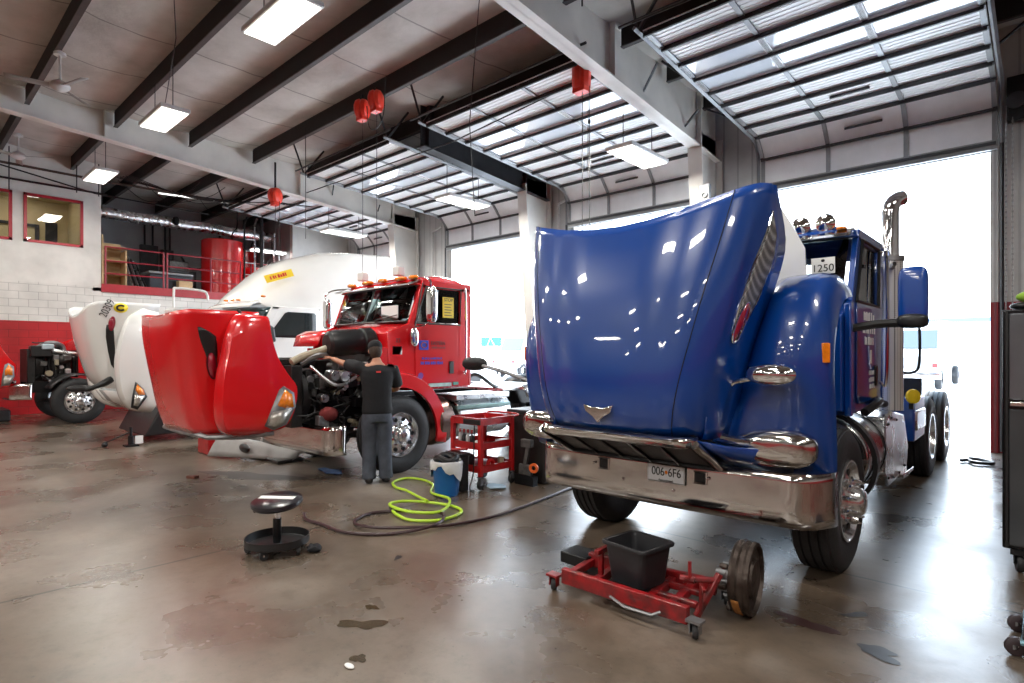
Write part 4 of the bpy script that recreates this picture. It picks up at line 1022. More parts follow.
# ------------------------------------------------------------------ white sleeper tractor
WX = -12.85
T3 = thing('semi_truck', (WX, 4.84, 0), 'white sleeper semi truck with a tall sloping roof and its white hood tilted open', 'truck')
chassis(T3, WX, 3.9, 10.0, 11.2, rr=False)
engine_bay(T3, WX, 3.9, 4.7, .5, 1.5, seed=21, busy=14)
w3 = [(.95,2.75,.62,3.2),(1.2,2.6,.68,3.25),(1.55,2.5,.74,3.3),(1.9,2.42,.8,3.35),(2.25,2.37,.86,3.4),(2.52,2.35,.90,3.45)]
hood3, HP3 = hood_shell(T3, WX, white, w3, dip=.22, corner=.16, crown=.06)
f3 = [(.56,.55,3.25,3.15,.95,3.3,.56),(.66,.60,3.05,2.95,1.16,3.3,.66),(.9,.66,2.98,2.80,1.24,3.38,.9),(1.25,.72,2.95,2.74,1.26,3.42,1.25),(1.6,.80,2.95,2.74,1.26,3.4,1.6),(1.95,.86,2.98,2.80,1.24,3.36,1.93),(2.25,.90,3.05,2.92,1.18,3.36,2.2),(2.42,.93,3.2,3.15,1.1,3.38,2.35)]
for s_ in (1,-1):
    fender_shell(hood3, WX, s_, white, f3)
    MB().grid([[Vector((WX+s_*x, y, z)) for x,y,z in r] for r in ([(0,2.72,.95),(.35,2.73,.95),(.60,2.8,.95),(.75,2.9,.9)],[(0,2.85,.75),(.35,2.86,.75),(.6,2.95,.75),(.8,3.05,.72)],[(0,3.1,.6),(.35,3.1,.6),(.6,3.15,.58),(.9,3.2,.58)])]).build('nose_panel', white, hood3, solid=.012, ang=60)
    X3 = lambda a, v, o_=.008: (lambda p: Vector((WX+s_*p.x, p.y, p.z)))(HP3(a, v, o_))
    MB().grid([[X3(lerp(a,b_,k/5),v,.014) for k in range(6)] for v,a,b_ in ((.26,1.14,1.19),(.33,1.05,1.2),(.45,1.05,1.2),(.6,1.06,1.22),(.68,1.08,1.22),(.72,1.1,1.13))]).build('intake_mesh', blackp, hood3, solid=.006)
    ring = [X3(1.19+.06*cos(q)+.02*sin(q), .735+.075*sin(q), .022) for q in [2*pi*k/20 for k in range(20)]]
    MB().add([X3(1.19,.735,.03)]+ring, [(0,k+1,(k+1)%20+1) for k in range(20)]).build('side_badge', redlens, hood3, solid=.006)
    xx = WX+s_*1.25
    hp = plate([(xx,2.98,1.13),(xx+.0*s_,3.10,1.0),(xx-.01*s_,3.16,.86),(xx-.04*s_,3.02,.64),(xx-.03*s_,2.92,.68),(xx-.01*s_,2.93,.86)], blackp, 'headlamp_housing', hood3)
    xx += s_*.014
    plate([(xx,3.00,1.08),(xx,3.09,.98),(xx,3.12,.90),(xx,3.03,.90),(xx,2.98,.98)], amber, 'turn_signal', hp)
    plate([(xx,2.98,.96),(xx,3.02,.89),(xx,3.12,.88),(xx-.02*s_,3.02,.70),(xx-.02*s_,2.95,.72)], clearlens, 'headlamp_lens', hp)
dc = MB(); ring = [X3(1.0,0)]
s_ = 1
X3 = lambda a, v, o_=.008: (lambda p: Vector((WX+p.x, p.y, p.z)))(HP3(a, v, o_))
ring = [X3(1.34+.12*cos(q), .92+.065*sin(q), .016) for q in [2*pi*k/24 for k in range(24)]]
dc = MB().add([X3(1.34,.92,.018)]+ring, [(0,k+1,(k+1)%24+1) for k in range(24)]).build('round_sticker', mat('sticker_yellow',(.9,.72,.02),.4), hood3, solid=.004)
dc2 = MB().tube([X3(1.34+.065*cos(q), .92+.034*sin(q), .026) for q in [radians(a) for a in range(40,330,20)]], .018, 5).build('sticker_glyph', inkblack, dc)
p0, p1, p2 = X3(1.10,.93,.01), X3(1.10,.99,.01), X3(1.2,.93,.01)
text('hood_number', '20309', .17, frameM(X3(1.12,.905,.025), X3(1.16,.96,.0)-X3(1.08,.84,.0), -(p2-p0)), inkblack, hood3, squeeze=.75)
MB().add([X3(1.48,.28),X3(1.56,.29),X3(1.57,.22),X3(1.49,.21)], [(0,1,2,3)]).build('blue_sticker', mat('sticker_blue',(.02,.2,.55),.4), hood3, solid=.006)
bm_ = blob(MB(), (WX+.78,2.30,1.02), (.07,.20,.06), 2.4).build('hood_mirror', blackp, hood3)
MB().tube(smooth_path([(WX+.82,2.35,1.0),(WX+.9,2.55,1.08),(WX+.9,2.72,1.18)]), [.03,.032,.035,.038,.04,.045,.05,.055,.06,.06,.06,.06,.05] , 8).build('mirror_arm', blackp, bm_)
# sleeper cab shell: loft of cross-sections front to back
def sleeper():
    st = [(4.86,2.63,2.67,1.00),(4.95,2.60,2.80,1.03),(5.18,2.57,3.02,1.05),(5.5,2.55,3.32,1.08),(5.8,2.55,3.56,1.10),(6.1,2.55,3.72,1.13),(6.8,2.55,3.95,1.18),(7.6,2.55,4.06,1.2),(8.7,2.55,4.12,1.2)]
    rows = []
    for y, zb, zt, hw in st:
        sw = .42*max(0,min(1,(6.6-y)/1.7)); row = [Vector((WX-hw, y+sw, zb))]
        for j in range(0, 19):
            u = -1+2*j/18; a = abs(u); k = (1-a**5)
            row.append(Vector((WX+hw*(u if a<.99 else u)*(1-.10*k*(a**2)), y+sw*a**2.2, zb+.03+(zt-zb-.03)*(max(0,1-a**4.5))**.6)))
        row.append(Vector((WX+hw, y+sw, zb))); rows.append(row)
    m_ = MB().grid(rows); n = len(rows[0])
    m_.f.append(tuple(range(n))); m_.f.append(tuple(range((len(rows)-1)*n, len(rows)*n)))
    m_.build('sleeper_roof', white, T3, ang=40)
    for s_ in (-1,1):
        b_ = MB()
        for pl in ([(4.9,.95),(4.9,1.9),(5.3,1.93),(8.6,1.93),(8.6,.95)], [(5.08,1.93),(5.25,1.93),(5.6,2.6),(5.42,2.6)], [(6.42,1.93),(8.6,1.93),(8.6,2.6),(6.42,2.6)], [(5.4,2.52),(6.5,2.52),(6.5,2.6),(5.4,2.6)]):
            b_.prism(pl, 'x', min(WX+s_*1.15,WX+s_*1.2), max(WX+s_*1.15,WX+s_*1.2))
        b_.build('cab_side', white, T3, bevel=.02)
        xa, xb = WX+s_*1.19, WX+s_*1.215
        dr = MB().prism([(5.2,1.0),(5.15,1.9),(5.3,2.1),(5.55,2.56),(6.46,2.56),(6.46,1.0)], 'x', min(xa,xb-s_*.012), max(xa,xb-s_*.012)).build('door', white, T3, bevel=.015)
        MB().prism([(5.40,1.95),(5.40,2.08),(5.68,2.46),(5.75,2.49),(6.34,2.49),(6.38,2.45),(6.38,1.99),(6.34,1.95)], 'x', min(xb-s_*.01,xb), max(xb-s_*.01,xb)).build('side_window', glassd, dr, bevel=.004)
        MB().box(min(xb,xb+s_*.03), max(xb,xb+s_*.03), 6.2,6.36,1.55,1.6).build('door_handle', whitem, dr, bevel=.01)
        MB().prism([(5.12,1.85),(5.12,2.1),(5.22,2.22),(5.36,2.15),(5.4,1.85)], 'x', min(WX+s_*1.22,WX+s_*1.45), max(WX+s_*1.22,WX+s_*1.45)).build('side_mirror', blackp, T3, bevel=.04)
    rows = []
    for t in range(7):
        k = t/6; z = lerp(1.93,2.58,k); y = lerp(4.75,5.1,k)
        rows.append([Vector((WX+1.14*u, y+.42*abs(u)**2.4, z)) for u in [j/8 for j in range(-8,9)]])
    MB().grid(rows).build('windscreen', glassy, T3, solid=.01, ang=60)
    rows = [[Vector((WX+1.17*u, y+.38*abs(u)**2.4, z)) for u in [j/8 for j in range(-8,9)]] for y,z in ((4.62,1.0),(4.6,1.6),(4.65,1.85),(4.76,1.95))]
    MB().grid(rows).build('cowl', white, T3, solid=.02, ang=60)
    for s_ in (-1,1): MB().tube([(WX+s_*.2,4.72,1.95),(WX+s_*.5,4.86,2.25),(WX+s_*.65,5.0,2.5)], .01, 5).build('wiper', blackp, T3)
    MB().grid([[Vector((WX+1.05*u, y+.3*abs(u)**2.4, z)) for u in [j/8 for j in range(-8,9)]] for y,z in ((4.72,2.56),(4.78,2.62),(4.95,2.70))]).build('sun_visor', white, T3, solid=.02, ang=60)
    for x,y,z in ((.30,4.86,2.72),(.5,4.90,2.72),(.66,4.96,2.72),(1.0,5.32,2.80)): blob(MB(), (WX+x,y,z), (.05,.05,.022),2.2).build('marker_lamp', amber, T3)
sleeper()
hs = frameM((WX+1.085,5.62,3.24), (0,1,.35), (-.22,-.35,1))
yb = MB().obox((0,0,0), (.62,.16,.01)); yb.xf(hs)
yb = yb.build('height_sticker', yellow, T3, smooth=False)
ht = hs.copy(); ht.translation = hs.translation + (hs.to_3x3() @ Vector((0,0,.008)))
R3_ = hs.to_3x3(); scribble(inkred, ht.translation, R3_.col[0], R3_.col[1], .42, .07, yb, 4)
bumper(T3, WX, 3.85, .35, .7, m=blackp, hw=1.12)
MB().box(WX-1.0,WX+1.0,7.2,8.6,.6,.95).build('sleeper_skirt', white, T3, bevel=.02)
tf = MB(); tf.prism([(-.3,.15),(.5,.2),(.6,.62),(-.2,.72)], 'x', 0, .5)
MB().prism([(3.2,.12),(3.9,.15),(4.0,.62),(3.45,.62)], 'x', WX-.8, WX+.95).build('front_fairing', blackp, T3, bevel=.03)
jk = thing('bottle_jack', (-11.75,2.95,0), 'small dark jack with a white tag standing under the white hood', 'jack')
MB().box(-11.85,-11.65,2.85,3.05,0,.03).cyl((-11.75,2.95,.02),(-11.75,2.95,.18),.045,n=12).cyl((-11.75,2.95,.18),(-11.75,2.95,.34),.022,n=10).build('body', blackm, jk)
MB().cyl((-11.75,2.95,.25),(-11.9,2.6,.08),.014,n=6).sphere((-11.9,2.6,.05),.05,8,6).build('handle', blackm, jk)
MB().box(-11.70,-11.69,3.0,3.12,.04,.18).build('tag', paper, jk, smooth=False)

# ------------------------------------------------------------------ far red tractor by the wall
FX = -17.6
T4 = thing('semi_truck', (FX, 3.1, 0), 'red semi truck farthest left, hood open, parked along the red block wall', 'truck')
chassis(T4, FX, 2.1, 7.6, 8.9, fy=3.12, rr=True)
engine_bay(T4, FX, 2.2, 3.1, .9, 1.85, seed=31, busy=26)
day_cab(T4, FX, 1.0, -1.5, red)
r4 = [(.95,.95,.60,1.6),(1.25,.85,.64,1.7),(1.6,.8,.68,1.72),(1.9,.78,.72,1.72),(2.2,.78,.745,1.7)]
hood4, HP4 = hood_shell(T4, FX, red, r4, dip=.12, corner=.12, crown=.02)
f4 = [(z+.15, a, b_-1.28, c-1.28, d, e_-1.28, g+.15) for z,a,b_,c,d,e_,g in f2]
for s_ in (1,-1):
    fender_shell(hood4, FX, s_, red, f4)
    xx = FX+s_*1.11
    hp = plate([(xx,1.86,1.42),(xx,1.95,1.34),(xx,1.96,1.12),(xx,1.88,.94),(xx-.02*s_,1.74,.92),(xx,1.76,1.15),(xx,1.8,1.38)], steel, 'headlamp_housing', hood4)
    xx += .012*s_
    plate([(xx,1.86,1.38),(xx,1.92,1.3),(xx,1.93,1.15),(xx,1.80,1.15),(xx,1.8,1.25)], amber, 'turn_signal', hp)
    plate([(xx,1.80,1.13),(xx,1.93,1.12),(xx,1.86,.97),(xx-.01*s_,1.76,.96)], clearlens, 'headlamp_lens', hp)
bumper(T4, FX, 1.85, .60, .96, hw=1.1, sweep=.3)
MB().box(FX+.3,FX+.6,2.3,2.7,1.55,1.8).build('battery_cover', blackp, T4, bevel=.02)
MB().cyl((FX+.55,2.55,1.72),(FX+.55,3.2,1.6),.05,n=10).build('coolant_pipe', alum, T4)
MB().box(FX+.5,FX+.68,2.5,2.72,1.72,1.84).build('fluid_reservoir', mat('reservoir_pale',(.5,.62,.7),.3), T4, bevel=.02)
arc_band(T4, FX, 1, blackp, 3.12, .5, .62, .66, 150, 60, .6, 1.05, 'fender_liner')
rk = thing('pipe_rack', (-16.0,5.3,2.3), 'white bent pipe rail standing on the pale body behind the white hood', 'rail')
MB().tube(smooth_path([(-16,4.94,2.3),(-16,4.94,3.15),(-16,5.02,3.26),(-16,5.6,3.24),(-16,5.72,3.15),(-16,5.74,3.0)],5), .03, 8).build('rail', white, rk)
MB().box(-16.6,-15.95,4.9,6.2,2.2,2.75).build('tank_body', whitem, rk, bevel=.03)
# ------------------------------------------------------------------ mechanic
def skin(name, verts, edges, rad, m, parent, sub=2):
    off = Vector(parent.location)
    me = bpy.data.meshes.new(name); me.from_pydata([Vector(v)-off for v in verts], edges, []); me.materials.append(m)
    o = bpy.data.objects.new(name, me); col.objects.link(o); o.parent = parent
    md = o.modifiers.new('skin','SKIN'); md.use_smooth_shade = True
    sv = me.skin_vertices[0].data
    for i, r in enumerate(rad): sv[i].radius = r if isinstance(r, tuple) else (r, r)
    for i in range(len(verts)): sv[i].use_root = (i == 0)
    s_ = o.modifiers.new('sub','SUBSURF'); s_.levels = sub; s_.render_levels = sub
    return o
PX, PYY = -6.17, 4.21
P0 = Vector((PX, PYY, 0)); fw_ = Vector((-.90,.43,0)).normalized(); rt_ = Vector((fw_.y, -fw_.x, 0))
def W(r, f, z): return P0+rt_*r+fw_*f+Vector((0,0,z))
man = thing('person', (PX, PYY, 0), 'person in black T-shirt, cap and grey work trousers reaching into the red truck engine', 'person')
skinm = mat('skin_tone', (.50,.24,.15), .5, noise=.12, nscale=8)
shirt = mat('black_cotton', (.006,.0065,.009), .85, noise=.3, nscale=10, bump=.4, bscale=9)
jeans = mat('grey_work_trousers', (.075,.088,.115), .85, noise=.4, nscale=9, bump=.7, bscale=11)
shoe = mat('black_leather', (.012,.012,.014), .4, noise=.3)
hands = {}
LW = W(-.50,.56,1.55); LE = W(-.36,.30,1.48); LS = W(-.20,.04,1.43)      # left arm stretched towards the engine
RS = W(.20,.03,1.42); RE = W(.28,.12,1.16); RW = W(.20,.36,1.12)
vs = [W(0,.0,.93),W(0,.01,1.08),W(0,.03,1.25),W(0,.02,1.40),W(0,.03,1.49),W(0,.06,1.58),      # 0-5 spine, neck
      LS,LE,LW, RS,RE,RW,                                                                    # 6-11
      W(-.09,.0,.88),W(-.095,.03,.50),W(-.10,-.02,.10), W(.09,.0,.88),W(.095,.02,.50),W(.10,-.03,.10)]
es = [(0,1),(1,2),(2,3),(3,4),(4,5),(3,6),(6,7),(7,8),(3,9),(9,10),(10,11),(0,12),(12,13),(13,14),(0,15),(15,16),(16,17)]
rad = [(.11,.08),(.11,.08),(.13,.09),(.13,.09),(.06,.06),(.055,.055),(.062,.062),(.045,.045),(.030,.028),(.062,.062),(.045,.045),(.030,.028),(.09,.09),(.06,.06),(.045,.045),(.09,.09),(.06,.06),(.045,.045)]
body = skin('body', vs, es, rad, skinm, man)
# head with face, ears, hair and cap, looking down into the engine bay
hc = W(-.01,.09,1.645); hd = (fw_*.95+Vector((0,0,-.28))).normalized(); hr = rt_; hu = hr.cross(hd).normalized()
HM = Matrix((hr, hd, hu)).transposed().to_4x4(); HM.translation = hc
def hf(p):
    if p.z < 0: p = Vector((p.x*(1+.28*p.z/.12), p.y*(1+.12*p.z/.12), p.z))
    return p
h = blob(MB(), (0,0,0), (.075,.095,.118), 2.15, f=hf)
h.loft([[Vector((x*w_,y,z)) for x,z in ((-1,-1),(1,-1),(1,1),(-1,1))] if False else [Vector((w_*cos(a), y, z0+w_*1.6*sin(a))) for a in [2*pi*k/8 for k in range(8)]] for y,w_,z0 in ((.085,.017,-.005),(.105,.014,-.018),(.113,.008,-.026))])
h.tube([(-.025,.09,-.062),(0,.098,-.06),(.025,.09,-.062)], .007, 6)
for s_ in (-1,1):
    h.sphere((s_*.076,-.005,-.01), (.012,.02,.03), 8, 6)
h.xf(HM); head = h.build('head', skinm, body, ang=80)
e = MB()
for s_ in (-1,1):
    e_ = MB().sphere((s_*.03,.084,.008), (.013,.010,.008), 8, 6).xf(HM).build('eye', paper, head)
    MB().sphere((s_*.03,.093,.008), (.005,.003,.005), 6, 5).xf(HM).build('pupil', inkblack, head) if False else None
hair = blob(MB(), (0,-.02,.0), (.082,.092,.115), 2.1, f=lambda p: Vector((p.x, p.y if p.y < .02 else p.y*.6, p.z)))
hair.xf(HM).build('hair', mat('brown_hair',(.05,.025,.012),.7,noise=.4,nscale=60,bump=.8,bscale=80), man)
cp = blob(MB(), (0,-.002,.05), (.089,.108,.09), 2.1, f=lambda p: Vector((p.x,p.y,max(p.z,-.03))))
cp.grid([[Vector((x, .07+d*(1-(x/.085)**2*.55), .03-.012*d/.08*(1+(x/.08)**2))) for x in [(-.08+.16*k/8) for k in range(9)]] for d in (0,.03,.06,.09)])
capo = cp.xf(HM).build('cap', shirt, man, solid=.004)
MB().obox((0,.104,.07),(.05,.008,.03)).xf(HM).build('cap_patch', paper, capo)
# T-shirt and trousers: lofted cloth shells fused by a voxel remesh so sleeves and legs flow into them
def at(a, b_, t): return a.lerp(b_, t)
def remesh(o, vox=.014, it=4):
    md = o.modifiers.new('r','REMESH'); md.mode = 'VOXEL'; md.voxel_size = vox; md.use_smooth_shade = True
    m2 = o.modifiers.new('sm','SMOOTH'); m2.iterations = it; m2.factor = .6
def ring(c, rx, ry, e=2.4, n=20):
    out = []
    for k in range(n):
        a = 2*pi*k/n; x = math.copysign(abs(cos(a))**(2/e), cos(a))*rx; y = math.copysign(abs(sin(a))**(2/e), sin(a))*ry
        out.append(W(c[0]+x, c[1]+y, c[2]))
    return out
sb = MB().loft([ring((0,-.005,.86),.185,.135), ring((0,-.005,.90),.19,.14), ring((0,.0,1.05),.178,.132), ring((0,.01,1.2),.185,.135), ring((0,.015,1.32),.205,.135), ring((0,.01,1.40),.205,.115,2.2), ring((0,.01,1.445),.165,.09,2.1), ring((0,.02,1.475),.09,.07,2), ring((0,.03,1.49),.07,.06,2)])
sb.tube([W(-.12,.02,1.39),at(LS,LE,.12),at(LS,LE,.5),at(LS,LE,.8)], [.085,.088,.084,.082], 14)
sb.tube([W(.12,.02,1.38),at(RS,RE,.1),at(RS,RE,.5),at(RS,RE,.85)], [.085,.088,.084,.082], 14)
st = sb.build('t_shirt', shirt, man); remesh(st)
MB().obox(W(.0,-.115,1.385), (.055,.012,.022), Matrix((rt_, fw_, Vector((0,0,1)))).transposed()).build('shirt_logo', mat('logo_red',(.8,.05,.05),.6), st)
tb_ = MB().loft([ring((0,0,.76),.175,.135), ring((0,0,.84),.178,.14), ring((0,0,.93),.165,.125), ring((0,0,.98),.16,.12)])
for s_, ys in ((-1,(0,.0,.035,.02,-.01,-.03)),(1,(0,.0,.02,.0,-.02,-.04))):
    xs_ = (.085,.09,.092,.095,.10,.104); zs = (.84,.74,.52,.36,.2,.05); rs = (.10,.105,.094,.088,.084,.088)
    tb_.tube([W(s_*x, y, z) for x,y,z in zip(xs_, ys, zs)], list(rs), 16)
tt = tb_.build('trousers', jeans, man); remesh(tt, .012, 3)
for s_ in (-1,1):
    sh = blob(MB(), (0,.05,.05), (.05,.15,.055), 2.6, f=lambda p: Vector((p.x*(1-.12*p.y/.15), p.y, max(p.z,-.045) if p.y<0 else max(p.z*(1-.35*p.y/.15),-.045))))
    M_ = Matrix((rt_, fw_, Vector((0,0,1)))).transposed().to_4x4(); M_.translation = W(s_*.105,-.02 if s_<0 else -.03,0)
    sh.xf(M_); sh.build('boot', shoe, man)
def hand(wr, d, up, side, grip=.6):
    d = d.normalized(); lat = d.cross(up).normalized(); up = lat.cross(d).normalized()
    v = [wr, wr+d*.045, wr+d*.085]; es = [(0,1),(1,2)]; rr = [(.026,.020),(.036,.020),(.036,.018)]
    for k, (o_, ln) in enumerate(((-.03,.065),(-.010,.078),(.011,.074),(.031,.058))):
        b0 = len(v); v += [wr+d*.09+lat*o_*side, wr+d*(.09+ln*.5)+lat*o_*side*1.1-up*.012*grip, wr+d*(.09+ln*.85)+lat*o_*side*1.1-up*.045*grip]
        es += [(2,b0),(b0,b0+1),(b0+1,b0+2)]; rr += [.010,.009,.008]
    b0 = len(v); v += [wr+d*.04+lat*-.04*side-up*.005, wr+d*.075+lat*-.062*side-up*.02, wr+d*.10+lat*-.06*side-up*.03]; es += [(1,b0),(b0,b0+1),(b0+1,b0+2)]; rr += [.013,.011,.009]
    return skin('hand', v, es, rr, skinm, body_e, 1)
class _E: pass
body_e = man
hand(LW, (LW-LE), Vector((0,0,1)), 1); hand(RW, (RW-RE), Vector((0,0,1)), -1)

# ------------------------------------------------------------------ service cart, bins, box
CX0, CX1, CY0, CY1 = -5.40, -4.88, 4.76, 5.34
cart = thing('service_cart', (-5.14,5.06,0), 'red three-shelf service cart on casters loaded with tools beside the red truck', 'cart')
for z in (.20,.47,.76):
    c = MB(); c.box(CX0,CX1,CY0,CY1,z,z+.01)
    for bx in ((CX0,CX0+.012,CY0,CY1),(CX1-.012,CX1,CY0,CY1),(CX0,CX1,CY0,CY0+.012),(CX0,CX1,CY1-.012,CY1)): c.box(*bx,z,z+.085)
    c.build('shelf', redd, cart, bevel=.004)
for x in (CX0+.02,CX1-.02):
    for y in (CY0+.02,CY1-.02):
        MB().box(x-.025,x+.025,y-.025,y+.025,.15,.82).build('post', redd, cart, bevel=.004)
        cs = MB().lathe([(.02,-.018),(.058,-.018),(.065,-.008),(.065,.008),(.058,.018),(.02,.018)], (x,y,.066), (1,.3,0), 18, closed=True).build('caster', rubber, cart)
        MB().box(x-.028,x-.022,y-.02,y+.02,.06,.16).box(x+.022,x+.028,y-.02,y+.02,.06,.16).box(x-.028,x+.028,y-.025,y+.025,.145,.16).build('fork', steel, cs)
MB().tube(smooth_path([(CX1-.03,CY1,.82),(CX1-.03,CY1+.1,.85),(CX0+.03,CY1+.1,.85),(CX0+.03,CY1,.82)]), .013, 6).build('handle', redd, cart)
MB().box(CX0+.24,CX1+.005,CY0-.02,CY0+.002,.77,.83).build('power_strip', blackp, cart, bevel=.004)
MB().tube(smooth_path([(CX1-.08,CY0-.02,.76),(CX1-.08,CY0-.03,.5),(CX1-.1,CY0-.02,.2),(CX1-.12,CY0-.06,.02),(CX1-.0,CY0-.1,.012)]), .008, 6).build('power_cord', blackp, cart)
# things on the cart
rn = random.Random(5)
def item(nm, lab, cat, grp=None): return thing(nm, (0,0,0), lab, cat, grp)
def on(name, mb_, m, lab, cat, grp=None, **k):
    o = mb_.build(name, m, None, **k); return tag(o, lab, cat, grp)
on('socket_tray', MB().box(-5.36,-5.1,4.82,5.05,.771,.80).box(-5.33,-5.13,4.85,4.87,.80,.815).box(-5.33,-5.13,4.92,4.94,.80,.815), blackm, 'black socket tray on the top shelf of the red cart', 'tray', bevel=.003)
on('wrench', MB().bar((-5.05,4.9,.78),(-4.95,5.25,.78),.025,.012).lathe([(.012,0),(.03,0),(.03,.012),(.012,.012)],(-5.055,4.88,.774),(0,0,1),12,closed=True), steel, 'steel wrench lying on the top shelf of the red cart', 'wrench')
on('pry_bar', MB().tube([(-5.3,5.1,.785),(-5.0,5.3,.79),(-4.93,5.31,.82)], .008, 6), blackm, 'dark pry bar at the far edge of the red cart top shelf', 'pry bar')
for k in range(4):
    x = -5.33+k*.07; b = thing('spray_bottle', (x,4.85,.48), 'small spray bottle on the middle shelf of the red cart', 'bottle', 'spray bottles on the red cart')
    MB().lathe([(.0005,0),(.024,0),(.026,.01),(.026,.12),(.012,.15),(.012,.17)], (x,4.85,.481), (0,0,1), 14).build('bottle_body', blackp if k%2 else whitem, b)
    MB().cyl((x,4.85,.645),(x,4.85,.685),.014,n=10).build('cap', redd, b)
on('rag', blob(MB(), (-5.06,4.87,.53), (.045,.05,.035), 2, f=lambda p: p*(1+.15*sin(40*p.x+30*p.y))), paper, 'white rag bunched on the middle shelf of the red cart', 'rag')
on('grease_tube', MB().cyl((-5.0,4.84,.51),(-4.93,4.98,.51),.024,n=12), yellow, 'yellow tube lying on the middle shelf of the red cart', 'tube')
on('glove', blob(MB(), (-4.97,5.12,.505), (.05,.08,.022), 2.2), inkblue, 'blue glove lying on the middle shelf of the red cart', 'glove')
on('parts_box', MB().box(-5.03,-4.92,5.16,5.31,.481,.55), paper, 'pale cardboard box at the back of the cart middle shelf', 'box', bevel=.003)
on('oil_jug', blob(MB(), (-5.22,4.9,.30), (.06,.05,.085), 3), blackp, 'black oil jug on the bottom shelf of the red cart', 'jug')
on('tape_roll', MB().lathe([(.035,-.02),(.06,-.02),(.06,.02),(.035,.02)], (-4.97,5.02,.275), (1,.1,0), 20, closed=True), inkred, 'red and white round reel on the bottom shelf of the red cart', 'reel')
on('tin_can', MB().lathe([(.0005,0),(.04,0),(.04,.12),(.036,.125),(.0005,.12)], (-4.97,5.2,.211), (0,0,1), 18), engine_tan, 'tan tin can on the bottom shelf of the red cart', 'can')
on('folded_cloth', MB().box(-5.38,-5.2,5.05,5.25,.211,.27), inkwhite, 'white folded cloth on the bottom shelf of the red cart', 'cloth', bevel=.02)
on('blue_shop_towel', blob(MB(), (-4.86,4.98,.022), (.13,.1,.022), 2, f=lambda p: Vector((p.x*(1+.2*sin(30*p.y)),p.y*(1+.2*sin(25*p.x)),p.z))), mat('towel_pale_blue',(.45,.62,.78),.9,noise=.2), 'pale blue shop towel on the floor under the red cart', 'towel')
# blue bucket with a bag, black bin behind it
bk = thing('bucket', (-5.02,4.36,0), 'blue bucket with a white plastic bag and black hose over its rim', 'bucket')
MB().lathe([(.0005,.012),(.135,.012),(.165,.37),(.175,.37),(.175,.385),(.16,.385),(.13,.0),(.0005,0)], (-5.02,4.36,0), (0,0,1), 32).build('pail', mat('bucket_blue',(.01,.12,.38),.35,noise=.2), bk)
bg_ = []
for i in range(25):
    a = 2*pi*i/24; r = .178+.006*sin(5*a); d = .10+.07*sin(2*a+1)+.03*sin(7*a)
    bg_.append([Vector((-5.02+cos(a)*(r*.8),4.36+sin(a)*r*.8,.37)),Vector((-5.02+cos(a)*r,4.36+sin(a)*r,.40)),Vector((-5.02+cos(a)*(r+.012),4.36+sin(a)*(r+.012),.37)),Vector((-5.02+cos(a)*(r+.0),4.36+sin(a)*(r+.0),.37-d))])
MB().grid(bg_).build('plastic_bag', mat('bag_plastic',(.75,.75,.76),.3,noise=.15,bump=.6,bscale=14), bk, ang=80)
MB().tube([(-5.02+.12*cos(a),4.36+.12*sin(a),.42+.02*sin(3*a)) for a in [2*pi*k/20 for k in range(20)]], .035, 8, closed=True).build('rubber_hose', blackp, bk)
bb = thing('waste_bin', (-5.1,4.68,0), 'black square bin standing between the blue bucket and the red cart', 'bin')
MB().prism([(-5.24,4.55),(-4.98,4.55),(-4.98,4.67),(-5.24,4.67)], 'z', 0, .42).build('bin_body', blackp, bb, bevel=.015)
MB().box(-5.26,-4.96,4.54,4.685,.42,.45).build('lid', blackp, bb, bevel=.01)
MB().tube([(-5.2,4.6,.47),(-5.0,4.66,.49)],.018,8).build('red_handle', redd, bb)
bx = thing('storage_bin', (-4.75,5.75,0), 'large black square bin behind the red cart and beside the blue truck headlamp', 'bin')
bo = Matrix.Rotation(radians(0),4,'Z')
MB().box(-5.12,-4.52,5.5,6.13,.0,.86).build('bin_body', mat('bin_black',(.02,.017,.016),.45,noise=.3,nscale=3), bx, bevel=.02)
MB().box(-5.14,-4.50,5.48,6.15,.86,.9).build('lid', dkgrey, bx, bevel=.01)
jk2 = thing('engine_tool', (-4.66,5.38,0), 'small grey pump tool with an orange wheel leaning on the black bin', 'tool')
MB().box(-4.80,-4.6,5.34,5.38,.12,.25).bar((-4.72,5.36,.2),(-4.66,5.37,.5),.05).box(-4.76,-4.6,5.33,5.40,.46,.56).build('body', engine_grey, jk2, bevel=.008)
MB().lathe([(.03,-.012),(.06,-.012),(.06,.012),(.03,.012)], (-4.57,5.36,.22), (.3,-1,0), 18, closed=True).build('wheel', mat('orange_plastic',(.75,.12,.02),.4), jk2)
MB().box(-4.85,-4.55,5.32,5.41,.0,.12).build('base', blackm, jk2)

# ------------------------------------------------------------------ hoses, rags and parts on the floor
hg = smooth_path([(-4.86,3.50,.02),(-4.70,3.44,.022),(-4.45,3.42,.02),(-4.25,3.62,.02),(-4.32,3.95,.02),(-4.62,4.02,.022),(-4.95,3.78,.05),(-4.98,3.55,.055),(-4.6,3.50,.06),(-4.38,3.72,.055),(-4.70,4.12,.05),(-5.15,4.25,.022),(-5.45,4.52,.02),(-5.75,4.62,.02),(-6.0,4.55,.02),(-5.95,4.3,.02),(-5.7,4.15,.02),(-5.42,4.1,.03),(-5.12,4.02,.03),(-4.8,3.9,.055)], 8)
tag(MB().tube(hg, .0155, 8).build('air_hose', mat('hose_lime',(.48,.72,.04),.35,noise=.12)), 'lime green air hose coiled on the floor near the blue bucket', 'hose')
hc_ = thing('hose_coupling', (-4.9,3.52,0), 'small dark brass coupling at the end of the green hose', 'coupling')
MB().tube([(-4.87,3.49,.02),(-4.96,3.55,.022),(-5.0,3.575,.022)], [.017,.022,.014], 8).build('body', blackm, hc_)
